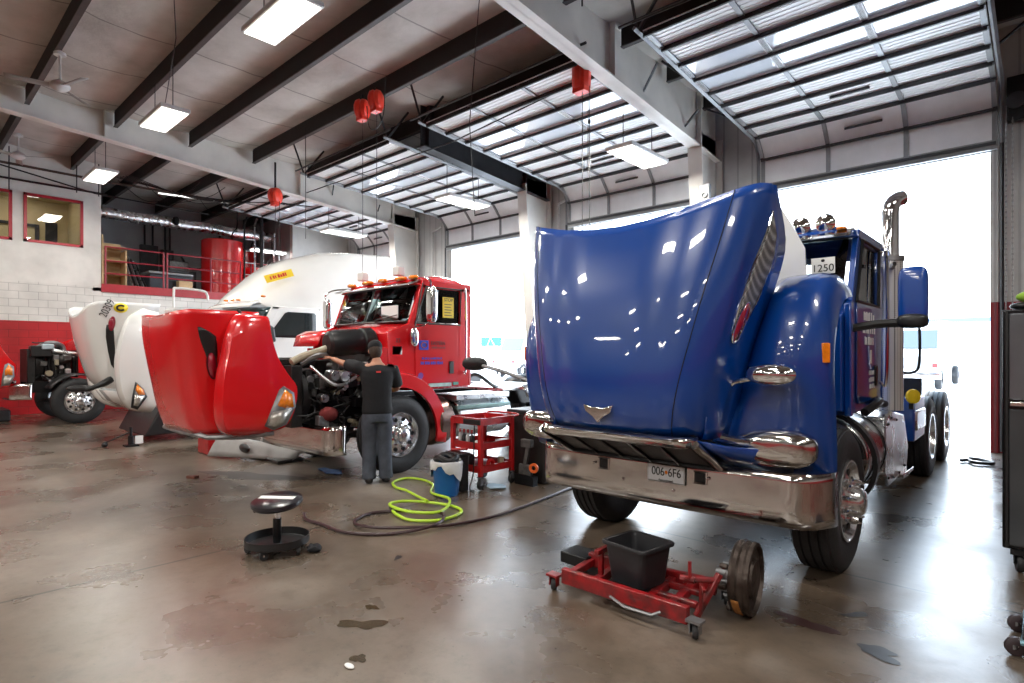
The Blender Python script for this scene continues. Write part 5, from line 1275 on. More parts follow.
hb = smooth_path([(-5.40,2.83,.03),(-5.22,2.76,.018),(-4.95,2.78,.018),(-4.57,2.80,.018),(-4.25,3.05,.018),(-4.1,3.42,.045),(-4.35,3.72,.04),(-4.72,3.62,.02),(-4.95,3.32,.018),(-4.80,3.02,.02),(-4.45,2.98,.05),(-4.2,3.2,.05),(-4.05,3.6,.02),(-3.98,4.1,.016),(-4.03,4.7,.016),(-4.12,5.35,.016),(-4.2,5.9,.016)], 8)
tag(MB().tube(hb, .0145, 8).build('air_hose', mat('hose_dark_maroon',(.045,.02,.022),.4)), 'dark maroon air hose looped on the floor between the stool and the blue truck', 'hose')
st = thing('mechanic_stool', (-4.60,2.18,0), 'black round rolling mechanic stool with a tray base and padded seat', 'stool')
SX, SY_ = -4.60, 2.18
MB().lathe([(.0005,.075),(.225,.07),(.232,.075),(.24,.13),(.248,.13),(.25,.075),(.235,.068),(.0005,.065)], (SX,SY_,0), (0,0,1), 40).build('tray_base', blackp, st)
MB().cyl((SX,SY_,.07),(SX,SY_,.27),.033,n=20).build('gas_lift', blackm, st)
MB().cyl((SX,SY_,.27),(SX,SY_,.36),.018,n=16).build('piston', chrome, st)
sm_ = MB().lathe([(.0005,-.015),(.12,-.015),(.185,.0),(.2,.02),(.196,.045),(.17,.058),(.0005,.06)], (0,0,0), (0,0,1), 40)
sm_.xf(Matrix.Translation((SX,SY_,.375)) @ Matrix.Rotation(radians(7),4,(1,.6,0)))
so_ = sm_.build('seat', mat('seat_vinyl',(.016,.015,.02),.28,noise=.2,coat=.3), st)
MB().obox((SX,SY_,.4375),(.30,.06,.003),Matrix.Rotation(radians(7),3,(1,.6,0)) @ Matrix.Rotation(radians(35),3,'Z')).build('seat_reflection', paper, so_)  # pale strip painting a reflection across the black seat
MB().tube([(SX-.02,SY_-.02,.36),(SX-.11,SY_-.10,.345),(SX-.15,SY_-.12,.32)], [.008,.009,.014], 8).build('lift_lever', blackp, st)
for k in range(5):
    a = 2*pi*k/5+.35; x, y = SX+.22*cos(a), SY_+.22*sin(a)
    c_ = MB().lathe([(.008,-.014),(.033,-.014),(.036,0),(.033,.014),(.008,.014)], (x,y,.036), (cos(a+.8),sin(a+.8),0), 16, closed=True).build('caster', rubber, st)
    MB().box(x-.012,x+.012,y-.012,y+.012,.03,.07).build('fork', chrome, c_)
gl_ = blob(MB(), (-4.37,2.37,.032), (.07,.05,.032), 2, f=lambda p: Vector((p.x*(1+.25*sin(50*p.y)),p.y*(1+.25*sin(60*p.x)),p.z*(1+.4*sin(70*p.x)*sin(60*p.y)))))
tag(gl_.build('work_gloves', mat('glove_black',(.015,.015,.02),.8,noise=.5,nscale=40,bump=.8,bscale=50)), 'crumpled black work gloves on the floor beside the rolling stool', 'gloves')
ff = thing('bumper_fairing', (-8.9,3.75,0), 'pale grey plastic fairing lying on the floor under the red hood', 'fairing')
fp = [(-9.45,3.42),(-8.55,4.0),(-8.1,4.15),(-8.6,4.35),(-9.6,4.0)]
fm = MB(); fm.grid([[Vector((lerp(-9.55,-8.2,u), lerp(3.42,4.12,u)+.25*v, .03+.30*sin(pi*min(1,v*1.1)*.5)*(1-.65*u))) for v in [k/6 for k in range(7)]] for u in [k/8 for k in range(9)]])
fm.build('shell', mat('fairing_grey',(.30,.29,.28),.5,noise=.2), ff, solid=.02)
MB().sphere((-9.02,3.76,.17),(.16,.05,.07),16,8).build('lamp_opening', blackp, ff)
MB().box(-9.4,-8.2,3.9,4.3,.0,.05).build('under_tray', blackp, ff, bevel=.01)
rb = thing('red_crate', (-9.95,3.75,0), 'small red crate on the floor behind the open red hood', 'crate')
MB().box(-10.2,-9.75,3.5,4.0,0,.42).build('body', redd, rb, bevel=.02); MB().box(-10.22,-9.73,3.48,4.02,.40,.44).build('lid', redd, rb, bevel=.01)
tag(blob(MB(), (-7.15,4.12,.02), (.28,.09,.02), 2, f=lambda p: Vector((p.x,p.y*(1+.3*sin(14*p.x)),p.z*(1+.5*sin(30*p.x))))).build('blue_rag', mat('rag_blue',(.10,.18,.38),.9,noise=.5,nscale=12)), 'blue rag on the floor under the red truck bumper', 'rag')
tag(MB().obox((-8.1,2.72,.02),(.14,.07,.035),(0,0,.4)).build('wood_block', mat('block_brown',(.16,.05,.03),.7,noise=.4)), 'small brown block lying on the floor before the red hood', 'block')
tag(MB().box(-19.4,-18.2,1.2,2.1,.0,.28).build('floor_ramp', dkgrey, bevel=.04), 'dark grey ramp lying at the foot of the red wall', 'ramp')
# ------------------------------------------------------------------ wheel dolly with bin and brake drum
dl = thing('wheel_dolly', (-1.95,3.3,0), 'worn red low wheel dolly on casters in front of the blue truck', 'dolly')
def D(x, y, z): return Vector((x, y, z))
A, B = D(-2.40,3.12,.11), D(-1.50,3.12,.11); C1, C2 = D(-2.45,3.50,.11), D(-1.55,3.62,.11)
MB().bar(A,B,.045,.10).build('front_beam', redj, dl, bevel=.006); MB().bar(C1,C2,.045,.10).build('rear_beam', redj, dl, bevel=.006)
MB().box(-2.11,-1.80,3.15,3.48,.095,.118).build('floor_plate', blackm, dl)
for t in (.0,.22,.66,.82): MB().bar(A.lerp(B,t+.03)+D(0,0,-.01),C1.lerp(C2,t+.03)+D(0,0,-.01),.05,.05).build('cross_member', redj, dl, bevel=.005)
MB().bar(A.lerp(B,.64)+D(0,.16,0),A.lerp(B,.98)+D(0,.16,0),.04,.04).build('roller_bar', redj, dl, bevel=.01)
MB().bar(A.lerp(B,.64)+D(0,.34,0),A.lerp(B,.98)+D(0,.34,0),.04,.04).build('roller_bar', redj, dl, bevel=.01)
MB().box(-2.215,-2.18,3.26,3.29,.10,.29).bar((-2.20,3.22,.28),(-2.20,3.40,.28),.035,.035).build('upright', redj, dl, bevel=.005)
MB().tube([(-2.0,3.08,.09),(-1.88,3.05,.07),(-1.7,3.05,.075),(-1.66,3.09,.09)], .009, 6).build('pull_handle', steel, dl)
for p, d_ in ((D(-2.46,3.10,0),0),(D(-1.45,3.10,0),1),(D(-2.50,3.52,0),0),(D(-1.5,3.66,0),1)):
    c_ = MB().lathe([(.012,-.016),(.038,-.016),(.043,-.006),(.043,.006),(.038,.016),(.012,.016)], p+D(0,0,.043), (1,.5,0), 18, closed=True).build('caster', rubber, dl)
    MB().box(p.x-.03,p.x-.024,p.y-.02,p.y+.02,.03,.1).box(p.x+.024,p.x+.03,p.y-.02,p.y+.02,.03,.1).box(p.x-.045,p.x+.045,p.y-.035,p.y+.035,.095,.11).build('caster_fork', redj if d_ == 0 else steel, c_)
MB().tube([(-1.47,3.22,.10),(-1.47,3.22,.27),(-1.44,3.20,.235),(-1.44,3.20,.25)], .012, 6).tube([(-1.56,3.20,.28),(-1.53,3.20,.30),(-1.53,3.20,.39)], .011, 8).build('hook', redj, dl)
MB().bar((-1.50,3.22,.07),(-1.42,3.36,.30),.035,.035).build('mast', redj, dl, bevel=.006)
MB().tube([(-1.60,3.22,.27),(-1.52,3.24,.27)], .02, 8).cyl((-1.58,3.22,.265),(-1.42,3.35,.265),.02,n=8).build('clamp', redj, dl)
MB().box(-2.66,-2.42,3.42,3.62,.055,.14).build('tool_tray', blackm, dl, bevel=.01)
bn = thing('plastic_bin', (-1.93,3.33,.16), 'black open plastic bin sitting on the red wheel dolly', 'bin')
def rr(x0,x1,y0,y1,z,r=.035,n=5):
    out = []
    for cx_,cy_,a0 in ((x1-r,y0+r,-90),(x1-r,y1-r,0),(x0+r,y1-r,90),(x0+r,y0+r,180)):
        for k in range(n+1):
            a = radians(a0+90*k/n); out.append(Vector((cx_+r*cos(a),cy_+r*sin(a),z)))
    return out
bcx, bcy = -1.955, 3.34
def rb_(h, z, r=.04): return [Matrix.Translation((bcx,bcy,0)) @ Matrix.Rotation(radians(-8),4,'Z') @ v for v in rr(-h,h,-h*.95,h*.95,z,r)]
MB().loft([rb_(.13,.125),rb_(.135,.14),rb_(.160,.36),rb_(.178,.365),rb_(.18,.38),rb_(.176,.388),rb_(.155,.385),rb_(.150,.36),rb_(.125,.15)], cap=True).build('bin_body', mat('bin_dark_grey',(.022,.022,.026),.45,noise=.3,nscale=10), bn, ang=50)
bd = thing('brake_drum', (-1.38,3.62,0), 'rusty truck brake drum and hub standing upright at the dolly end', 'brake drum')
rust = mat('rusty_cast_iron', (.10,.078,.066), .45, .6, nscale=13, rgb2=(.03,.018,.013), bump=.6, bscale=18)
rust2 = mat('rust_orange', (.42,.17,.04), .7, .2, noise=.5, nscale=12)
dc_ = (-1.38,3.62,.222)
MB().lathe([(.10,-.03),(.19,-.03),(.212,-.04),(.222,-.02),(.210,.0),(.222,.018),(.214,.04),(.222,.055),(.216,.075),(.20,.08),(.192,.055),(.12,.05),(.11,.075),(.05,.08),(.0005,.08)], dc_, (1,.12,0), 44).build('drum', rust, bd)
MB().lathe([(.0005,-.16),(.035,-.16),(.04,-.1),(.055,-.09),(.06,-.02),(.12,-.015),(.12,.01),(.0005,.01)], dc_, (1,.12,0), 28).build('hub', steel, bd)
for k in range(8):
    a = 2*pi*k/8; MB().cyl((-1.41,3.62+.14*cos(a),.222+.14*sin(a)),(-1.46,3.61+.14*cos(a),.222+.14*sin(a)),.011,n=8).build('stud', steel, bd)
MB().lathe([(.165,-.04),(.20,-.04),(.205,-.026),(.165,-.026)], dc_, (1,.12,0), 10).build('backing_plate', rust, bd)
pt = MB()
for (a0,a1,hh0,hh1) in ((200,235,.005,.05),(262,285,-.01,.03)):
    pt.grid([[Vector((-1.38+h_, 3.62+.2235*cos(radians(a)), .222+.2235*sin(radians(a)))) for h_ in (hh0,hh1)] for a in range(a0,a1+1,5)])
pt.build('rust_patch', rust2, bd, solid=.004)
for a in (150,185,250,300):
    c0 = Vector((-1.43, 3.62+.19*cos(radians(a)), .222+.19*sin(radians(a)))); MB().obox(c0, (.05,.05,.03), (radians(a),0,0)).build('brake_shoe', rust, bd, bevel=.008)
# ------------------------------------------------------------------ tool cabinet and creeper at the right
tc_ = thing('tool_cabinet', (.15,5.9,0), 'tall black steel tool cabinet on casters at the right edge', 'cabinet')
cabm = mat('cabinet_black', (.02,.021,.024), .22, .5, noise=.25, nscale=1.5)
MB().box(-.235,.75,5.62,6.3,.17,1.93).build('body', cabm, tc_, bevel=.01)
cd1 = MB().box(-.20,.72,5.595,5.62,1.27,1.90).build('upper_door', mat('cabinet_sheen', (.2,.21,.23), .28, .6, noise=.5, nscale=1.6), tc_, bevel=.008)  # lighter grey on both black doors stands in for their reflections
cd2 = MB().box(-.20,.72,5.595,5.62,.20,1.20).build('lower_door', mat('cabinet_sheen_low', (.11,.12,.13), .3, .5, noise=.4, nscale=1.4), tc_, bevel=.008)
MB().box(-.19,.7,5.57,5.6,1.225,1.255).build('door_rail', chrome, tc_, bevel=.004)
MB().box(-.215,-.2,5.58,5.62,.19,1.92).build('hinge_edge', blackp, tc_)
for x in (-.14,.65):
    for y in (5.67,6.2):
        c_ = MB().lathe([(.02,-.02),(.058,-.02),(.065,-.008),(.065,.008),(.058,.02),(.02,.02)], (x,y,.066), (1,.2,0), 20, closed=True).build('caster', rubber, tc_)
        MB().box(x-.05,x+.05,y-.05,y+.05,.13,.17).box(x-.034,x-.024,y-.02,y+.02,.06,.14).box(x+.024,x+.034,y-.02,y+.02,.06,.14).build('fork', blackm, c_)
pl_ = thing('glove_pile', (-.07,5.8,1.93), 'lime green and black item on top of the tool cabinet', 'gloves')
blob(MB(), (-.1,5.78,2.03), (.07,.06,.05), 2, f=lambda p: p*(1+.2*sin(40*p.x))).build('green_part', mat('lime_cloth',(.35,.6,.05),.7,noise=.4), pl_); blob(MB(), (-.10,5.78,1.962), (.10,.08,.03), 2.3).build('black_part', blackp, pl_)
cr = thing('creeper', (.1,4.25,0), 'low wheeled creeper with grey casters cut by the right edge', 'creeper')
MB().box(-.09,.9,4.02,4.5,.10,.125).build('deck', blackp, cr, bevel=.01)
MB().tube([(-.09,4.02,.10),(-.09,4.5,.10),(.9,4.5,.10),(.9,4.02,.10)], .016, 8, closed=True).build('rail', mat('creeper_rail_blue',(.25,.45,.55),.3,.6), cr)
for y in (4.08,4.44):
    MB().lathe([(.01,-.016),(.035,-.018),(.05,-.01),(.05,.01),(.035,.018),(.01,.016)], (-.115,y,.05), (.45,-1,0), 20, closed=True).build('caster', mat('caster_maroon',(.05,.035,.04),.5), cr)
    MB().cyl((-.125,y-.025,.05),(-.105,y+.02,.05),.012,n=8).bar((-.115,y,.05),(-.09,y,.1),.02).build('caster_axle', steel, cr)

# ------------------------------------------------------------------ floor stains
oil = mat('oil_film', (.06,.04,.018), .22, noise=.3, spec=.6)
oil2 = mat('dark_soak', (.03,.028,.03), .35, noise=.3)
def stain(x, y, r, sx, sy, m, lab, seed, rot=0):
    rn_ = random.Random(seed); n = 34; ph = [rn_.uniform(0,6.28) for _ in range(5)]; am = [.25,.18,.12,.1,.07]
    pts = []
    for i in range(n):
        a = 2*pi*i/n; q = r*(1+sum(am[k]*sin((k+2)*a+ph[k]) for k in range(5)))
        u, v = q*cos(a)*sx, q*sin(a)*sy; pts.append((x+u*cos(rot)-v*sin(rot), y+u*sin(rot)+v*cos(rot), .0025))
    o = MB().add([(x,y,.0025)]+pts, [(0,i+1,(i+1)%n+1) for i in range(n)]).build('oil_stain', m, smooth=False); tag(o, lab, 'stain', kind=None)
stain(-2.98,1.93,.085,1.5,.7,oil,'wet brown oil stain nearest the middle of the floor foreground',1,.6)
stain(-3.14,2.10,.035,1.3,.8,oil,'small brown oil drop just beyond the wet brown stain',2)
stain(-2.66,1.70,.035,1.0,1.3,oil,'oily drip mark at the bottom edge of the photo',3,.5)
stain(-3.75,2.75,.03,.6,2.2,oil2,'thin dark drip streak beyond the brown stains',4,.6)
stain(-.66,3.62,.085,1.2,.8,oil2,'dark damp patch on the bright floor near the creeper',5)
stain(-.86,4.05,.05,2.2,.5,oil2,'thin dark smear on the bright floor in front of the blue truck wheel',6,.8)
stain(-1.05,3.72,.12,1.2,.6,mat('soak_brown',(.045,.02,.018),.4),'dark brown soaked patch beside the brake drum',7)
stain(-7.7,3.3,.38,1.6,.6,mat('soak_faint',(.06,.05,.045),.35),'broad dark oily patch in front of the red truck bumper',8,.4)
tag(blob(MB(),(-2.62,1.62,.008),(.035,.018,.008),2).build('paper_scrap', paper), 'tiny white scrap on the floor at the bottom edge', 'scrap')
# ------------------------------------------------------------------ mezzanine contents
def rail(y0, y1, mid, lab):
    t = thing('guard_rail', (XL+.03,(y0+y1)/2,3.63), lab, 'railing', 'red guard rails on the mezzanine edge')
    rm = mat('rail_red', (.30,.02,.035), .4, noise=.2)
    for z in (3.95,4.32,4.72):
        MB().cyl((XL+.03,y0,z),(XL+.03,y1,z),.022,n=8).build('rail', rm, t)
    for y in [y0,y1]+mid: MB().cyl((XL+.03,y,3.6),(XL+.03,y,4.74),.026,n=8).build('post', rm, t)
rail(4.38,5.88,[], 'red guard rail section on the mezzanine beside the office wall')
rail(5.98,8.2,[7.25], 'red guard rail section on the mezzanine before the tall red tank')
rail(8.55,10.0,[9.3], 'red guard rail section on the mezzanine before the short red tanks')
def tank(x, y, r, h, lab, z0=3.52):
    t = thing('oil_tank', (x,y,z0), lab, 'tank')
    tm = mat('tank_red', (.62,.012,.015), .22, coat=.6, noise=.15, nscale=2)
    MB().lathe([(.0005,0),(r,0),(r,.03),(r-.005,.05),(r-.005,h-.05),(r,h-.03),(r*.97,h),(.0005,h+.04)], (x,y,z0), (0,0,1), 44).build('shell', tm, t)
    MB().cyl((x,y,z0+h),(x,y,z0+h+.12),.07,n=14).build('cap', blackm, t)
    MB().tube(smooth_path([(x+.1,y+.3,z0+h),(x+.1,y+.3,z0+h+.3),(x,y+.5,z0+h+.6),(x,y+.5,z0+h+1.2)]), .025, 8).build('pipe', blackm, t)
tank(-20.95,7.98,.66,1.98,'tall red cylindrical oil tank on the mezzanine')
tank(-21.0,10.0-.75,.55,1.15,'short red tank on the mezzanine beneath the tube light')
tank(-22.6,9.35,.5,2.0,'red tank farthest back at the mezzanine right end')
wood = mat('plywood', (.62,.42,.22), .6, noise=.25, nscale=5)
sf = thing('shelf_unit', (-20.5,4.7,3.52), 'pale wooden shelf unit beside the office wall on the mezzanine', 'shelf')
for z in (3.55,3.95,4.35,4.75): MB().box(-20.8,-20.2,4.36,4.95,z,z+.04).build('shelf', wood, sf)
MB().box(-20.82,-20.78,4.36,4.95,3.52,4.95).build('back_panel', wood, sf); MB().box(-20.8,-20.2,4.93,4.97,3.52,4.7).build('side_panel', wood, sf); MB().box(-20.8,-20.2,4.34,4.38,3.52,5.1).build('side_panel', wood, sf)
for k in range(6):
    y = 5.05+k*.055; o = MB().bar((-20.3,y+.12+k*.02,3.54),(-20.75,y-.05+k*.01,4.72-k*.06),.03,.05).build('pipe_length', blackm if k%2 else alum, smooth=False)
    tag(o, 'thin pipe leaning in the bundle beside the wooden mezzanine shelf', 'pipe', 'leaning pipes on the mezzanine')
cn = thing('storage_chest', (-20.9,6.0,3.52), 'dark blue grey low chest on the mezzanine floor', 'chest'); MB().box(-21.2,-20.4,5.62,6.85,3.52,4.12).build('body', mat('chest_dark',(.03,.04,.055),.5,noise=.2), cn, bevel=.03); MB().box(-21.22,-20.38,5.6,6.87,4.12,4.2).build('lid', grey, cn, bevel=.02)
cb_ = thing('cardboard_box', (-20.2,6.55,3.52), 'small brown cardboard box behind the mezzanine rail', 'box'); MB().box(-20.35,-20.1,6.35,6.75,3.52,3.93).build('carton', wood, cb_, bevel=.01)
sh_ = thing('work_bench', (-21.6,6.9,3.52), 'dark work bench with a pale machine on top at the mezzanine back', 'bench')
MB().box(-21.9,-21.4,6.3,7.3,4.35,4.42).box(-21.9,-21.4,6.3,7.3,3.9,3.95).box(-21.9,-21.85,6.3,6.36,3.52,4.4).box(-21.45,-21.4,6.3,6.36,3.52,4.4).box(-21.45,-21.4,7.24,7.3,3.52,4.4).build('frame', dkgrey, sh_)
MB().box(-21.8,-21.5,6.5,7.1,4.42,4.75).build('machine', engine_grey, sh_, bevel=.03)
ep = thing('wall_electrical_panel', (XL-3.68,6.6,4.6), 'grey electrical panel with conduits on the mezzanine back wall', 'panel')
MB().box(-23.69,-23.5,6.2,6.75,4.5,5.5).box(-23.69,-23.5,6.85,7.25,4.55,5.4).build('cabinet', dkgrey, ep, bevel=.01)
for y in (6.35,6.6,7.0,7.15): MB().cyl((-23.6,y,5.4),(-23.6,y,6.6),.035,n=8).build('conduit', blackm, ep)
MB().tube(smooth_path([(-23.5,7.5,5.2),(-23.45,7.8,4.8),(-23.4,8.4,4.95),(-23.5,8.8,5.6),(-23.55,8.9,6.6)]), .04, 8).build('cable', blackm, ep)
dt = thing('air_duct', (-22.2,7,6.3), 'silver foil air duct running along the mezzanine under the roof', 'duct')
foil = mat('foil', (.8,.8,.82), .28, 1.0, bump=1.0, bscale=10, rvar=.1, nscale=6)
rows = []
for i in range(60):
    y = 4.35+i*.094; r = .17+.008*(i%2)+.003*sin(i*2.3); rows.append([Vector((-21.3+r*cos(a),y,5.95+.012*sin(i*.4)+r*sin(a))) for a in [2*pi*k/16 for k in range(16)]])
MB().loft(rows).build('duct', foil, dt, ang=80); MB().cyl((-21.1,6.55,6.0),(-21.05,6.6,6.0),.14,n=18).build('collar', blackm, dt)
tl = thing('tube_light', (-20.3,9.2,5.0), 'long white tube light hanging over the mezzanine right end', 'light')
MB().box(-20.55,-20.25,8.75,9.95,5.28,5.33).build('housing', whitem, tl); MB().box(-20.53,-20.27,8.77,9.93,5.24,5.28).build('lamp', tube_m, tl)
for y in (8.8,9.8): MB().cyl((-20.4,y,5.33),(-20.4,y,6.7),.008,n=5).build('chain', blackm, tl)
tl = thing('tube_light', (-19.6,6.5,6.35), 'thin white tube light high under the roof above the mezzanine', 'light')
MB().bar((-19.5,5.6,6.42),(-18.9,8.3,6.42),.06,.03).build('lamp', mat('tube_dim',(1,.98,.95),.5,emit=1.2), tl)
ld = thing('ladder', (-19.8,8.3,3.6), 'steel ladder frame rising from the mezzanine edge', 'ladder')
for y in (8.28,8.62): MB().tube([(-19.85,y,3.6),(-19.85,y,6.0),(-19.95,y+.12,6.25),(-20.2,y+.25,6.3)], .03, 8).build('stile', alum if y>8.5 else blackm, ld)
for z in (3.9,4.3,4.7,5.1,5.5): MB().cyl((-19.85,8.28,z),(-19.85,8.62,z),.015,n=6).build('rung', alum, ld)
pm_ = thing('standpipe', (-19.85,8.9,3.5), 'thick black vertical pipe at the mezzanine edge beside the ladder', 'pipe'); MB().cyl((-19.85,8.85,3.64),(-19.85,8.85,6.9),.06,n=12).build('pipe', blackm, pm_)
for y,m_,l_ in ((9.05,alum,'thin silver pipe right of the thick black standpipe'),(9.45,alum,'thin silver pipe before the short red tank'),(9.62,whitem,'thin white pipe near the mezzanine right end')):
    p_ = thing('standpipe', (-20.15,y,3.5), l_, 'pipe'); MB().cyl((-20.15,y,3.53),(-20.15,y,5.2 if m_ is whitem else 5.9),.03,n=8).build('pipe', m_, p_)

# ------------------------------------------------------------------ reels, fans, cables under the roof
orange = mat('reel_red', (.95,.06,.03), .4, noise=.2, nscale=8)
def reel(x, y, z, lab, drop, s=1.0, two=True, top=6.75):
    t = thing('cord_reel', (x,y,z), lab, 'reel', None)
    MB().lathe([(.0005,-.15*s),(.15*s,-.15*s),(.21*s,-.11*s),(.23*s,-.04*s),(.20*s,0),(.23*s,.04*s),(.21*s,.11*s),(.15*s,.15*s),(.0005,.15*s)], (x,y,z), (.8,.6,0), 24).build('drum', orange, t)
    MB().box(x-.12*s,x+.12*s,y-.09*s,y+.09*s,z-.27*s,z-.12*s).build('cord_guide', orange, t, bevel=.01)
    MB().box(x-.02,x+.02,y-.02,y+.02,z+.12*s,top).build('bracket', blackm, t)
    MB().cyl((x+.02,y,z-.2*s),(x+.02,y,drop),.007,n=5).build('cord', blackp, t)
    if two:
        MB().cyl((x+.12,y+.06,z-.1*s),(x+.12,y+.06,drop+.3),.007,n=5).build('cord', blackp, t)
        MB().sphere((x+.12,y+.06,z-.75),(.02,.02,.05),8,6).build('stopper', blackp, t)
reel(-5.55,7.70,6.12,'orange red cord reel fixed to the big near roof girder',2.1, top=6.4)
reel(-9.95,6.44,6.45,'left orange red reel of the pair hung on a dark roof beam',2.7,.85,False)
reel(-9.50,6.46,6.50,'right orange red reel of the pair hung on a dark roof beam',2.4,.85,False)
reel(-15.2,7.15,5.85,'orange red reel hanging below the far pale girder',4.2,.95)
tag(MB().tube(smooth_path([(-9.65,6.35,6.4),(-9.5,6.3,5.95),(-9.25,6.3,5.85),(-9.1,6.35,6.1),(-9.1,6.4,6.8)]), .01, 5).build('power_cable', blackp), 'looping black cable beside the paired orange reels', 'cable')
def fan(x, y, z, lab, a0, top):
    t = thing('ceiling_fan', (x,y,z), lab, 'fan', None)
    MB().cyl((x,y,z),(x,y,top),.018,n=8).build('downrod', whitem, t); MB().lathe([(.03,.0),(.09,-.04),(.09,-.08),(.0005,-.09)], (x,y,top), (0,0,1), 16).build('canopy', whitem, t)
    MB().lathe([(.0005,-.10),(.08,-.09),(.14,-.04),(.15,0),(.11,.05),(.04,.09),(.0005,.1)], (x,y,z), (0,0,1), 22).build('motor', whitem, t)
    for k in range(3):
        a = a0+2*pi*k/3; d = Vector((cos(a),sin(a),0)); n_ = Vector((-sin(a),cos(a),0)); c = Vector((x,y,z-.02))
        MB().grid([[c+d*u+n_*w_*(.05+.02*u)+Vector((0,0,w_*.018)) for w_ in (-1,0,1)] for u in (.14,.2,.4,.6,.72)]).build('blade', mat('fan_blade',(.3,.28,.26),.5), t, solid=.008)
fan(-12.3,2.05,6.16,'white three-blade ceiling fan nearest the camera at the left',.3,6.75)
fan(-17.6,2.16,6.24,'white three-blade ceiling fan farther away by the left wall',.9,6.75)
def wire(pts, lab, r=.008, m=blackm): tag(MB().tube(pts, r, 5).build('hanging_cable', m, None), lab, 'cable')
wire([(-7.0,2.1,6.8),(-9.3,2.9,6.2),(-11.9,3.5,6.0)], 'slanting cable from the roof to the middle ceiling light')
wire([(-5.9,5.75,6.8),(-6.6,6.2,5.2),(-6.9,6.6,3.9)], 'thin slanting cable hanging between the roof beams')
wire([(-15.3,8.1,6.15),(-9,8.0,6.0),(-6.2,8.0,6.2)], 'long thin rod crossing beneath the third roof beam', .014)
wire([(-12.7,6.7,6.9),(-12.7,6.7,5.85),(-12.7,6.7,4.3)], 'vertical cord hanging between the far girder and rolled door')
wire([(-6.05,8.6,6.9),(-6.05,8.6,4.9)], 'short cord hanging left of the near light under the door')
wire([(-4.6,6.4,6.9),(-4.6,6.4,6.3)], 'short rod hanging before the big near girder', .012)
wire([(-4.3,7.2,6.3),(-.5,7.35,6.3)], 'steel shaft running across the near rolled door', .02)
pm = mat('pipe_rust_brown', (.07,.045,.035), .5, noise=.3)
wire([(-19.6,-3,6.55),(-19.6,4.4,6.5),(-18.4,9.6,6.3)], 'brown pipe along the roof above the office wall', .035, pm)
wire([(-19.9,-3,6.2),(-19.9,4.4,6.2)], 'dark conduit along the top of the office wall', .03)
wire([(-18.8,-2,6.9),(-18.9,3.9,5.95),(-18.9,6.8,5.9)], 'thin dark pipe slanting over the office wall', .02)
for k, y in enumerate((2.2,3.6,4.1)): wire([(-19.4,y,6.9),(-19.4,y,6.0 if k else 5.8)], ('rod hanging above the left office window','rod hanging just left of the far ceiling light','rod hanging just right of the far ceiling light')[k], .014)
ct_ = MB()
for k in range(5):
    ct_.tube(smooth_path([(-19.3+k*.3,4.5,6.6-k*.05),(-18.8+k*.25,6.2,6.35-.08*k),(-17.6+k*.2,8.2,6.25-.03*k),(-16.2,9.6+k*.2,6.1)]), .012, 5)
for k in range(6):
    ct_.tube(smooth_path([(-19.6,4.6+k*.7,6.6),(-19.0,5.2+k*.6,6.0+.1*(k%3)),(-18.4,6.0+k*.6,6.3),(-17.9,6.2+k*.7,6.55)]), .009, 5)
tag(ct_.build('cable_tangle', blackm), 'dark tangle of cables hanging under the roof before the mezzanine', 'cables', kind='stuff')
# electrical box, pipe and chain near the columns
eb = thing('junction_box', (-5.0,11.35,4.65), 'grey junction box on the column beside the blue hood top', 'box'); MB().box(-5.12,-4.9,11.1,11.2,4.6,5.0).build('housing', grey, eb, bevel=.01); MB().lathe([(.04,0),(.06,0),(.06,.02),(.04,.02)], (-5.0,11.09,4.78),(0,-1,0),16,closed=True).build('dial', whitem, eb)
for x, l in ((-9.55,'thin silver conduit up the wall between the middle doors'),(-14.75,'white conduit up the wall behind the red cab')):
    p_ = thing('conduit', (x,12.2,0), l, 'conduit'); MB().cyl((x,12.2,0),(x,12.2,5.6),.035,n=8).build('pipe', whitem, p_); MB().tube([(x,12.2,5.6),(x+.5,12.15,5.7)],.03,6).build('elbow', whitem, p_)
hs_ = thing('chain_hoist', (-.35,12.1,0), 'chain hoist with hanging chain beside the right door jamb', 'hoist')
MB().lathe([(.0005,-.05),(.13,-.05),(.13,.05),(.0005,.05)], (-.33,12.1,5.6), (0,1,0), 20).build('sprocket', dkgrey, hs_)
MB().box(-.45,-.2,12.1,12.25,5.3,6.0).build('bracket', blackm, hs_, bevel=.01)
for x in (-.46,-.38):
    cm = MB()
    for k in range(110): cm.obox((x,12.08,.75+k*.042),(.012 if k%2 else .022,.022 if k%2 else .012,.036))
    cm.build('chain', steel, hs_, smooth=False, kind='stuff')
p_ = thing('conduit', (-.2,12.2,0), 'dark vertical conduit right of the chain hoist', 'conduit'); MB().cyl((-.12,12.2,0),(-.12,12.2,6.2),.03,n=8).build('pipe', dkgrey, p_)
tag(MB().tube(smooth_path([(-.92,10.85,.03),(-.85,10.95,.03),(-.75,10.75,.03),(-.55,10.85,.03),(-.7,11.1,.03),(-.85,11.15,.03)]), .025, 6).build('chain_length', blackm), 'dark chain lying on the floor beside the rear wheels of the blue truck', 'chain')

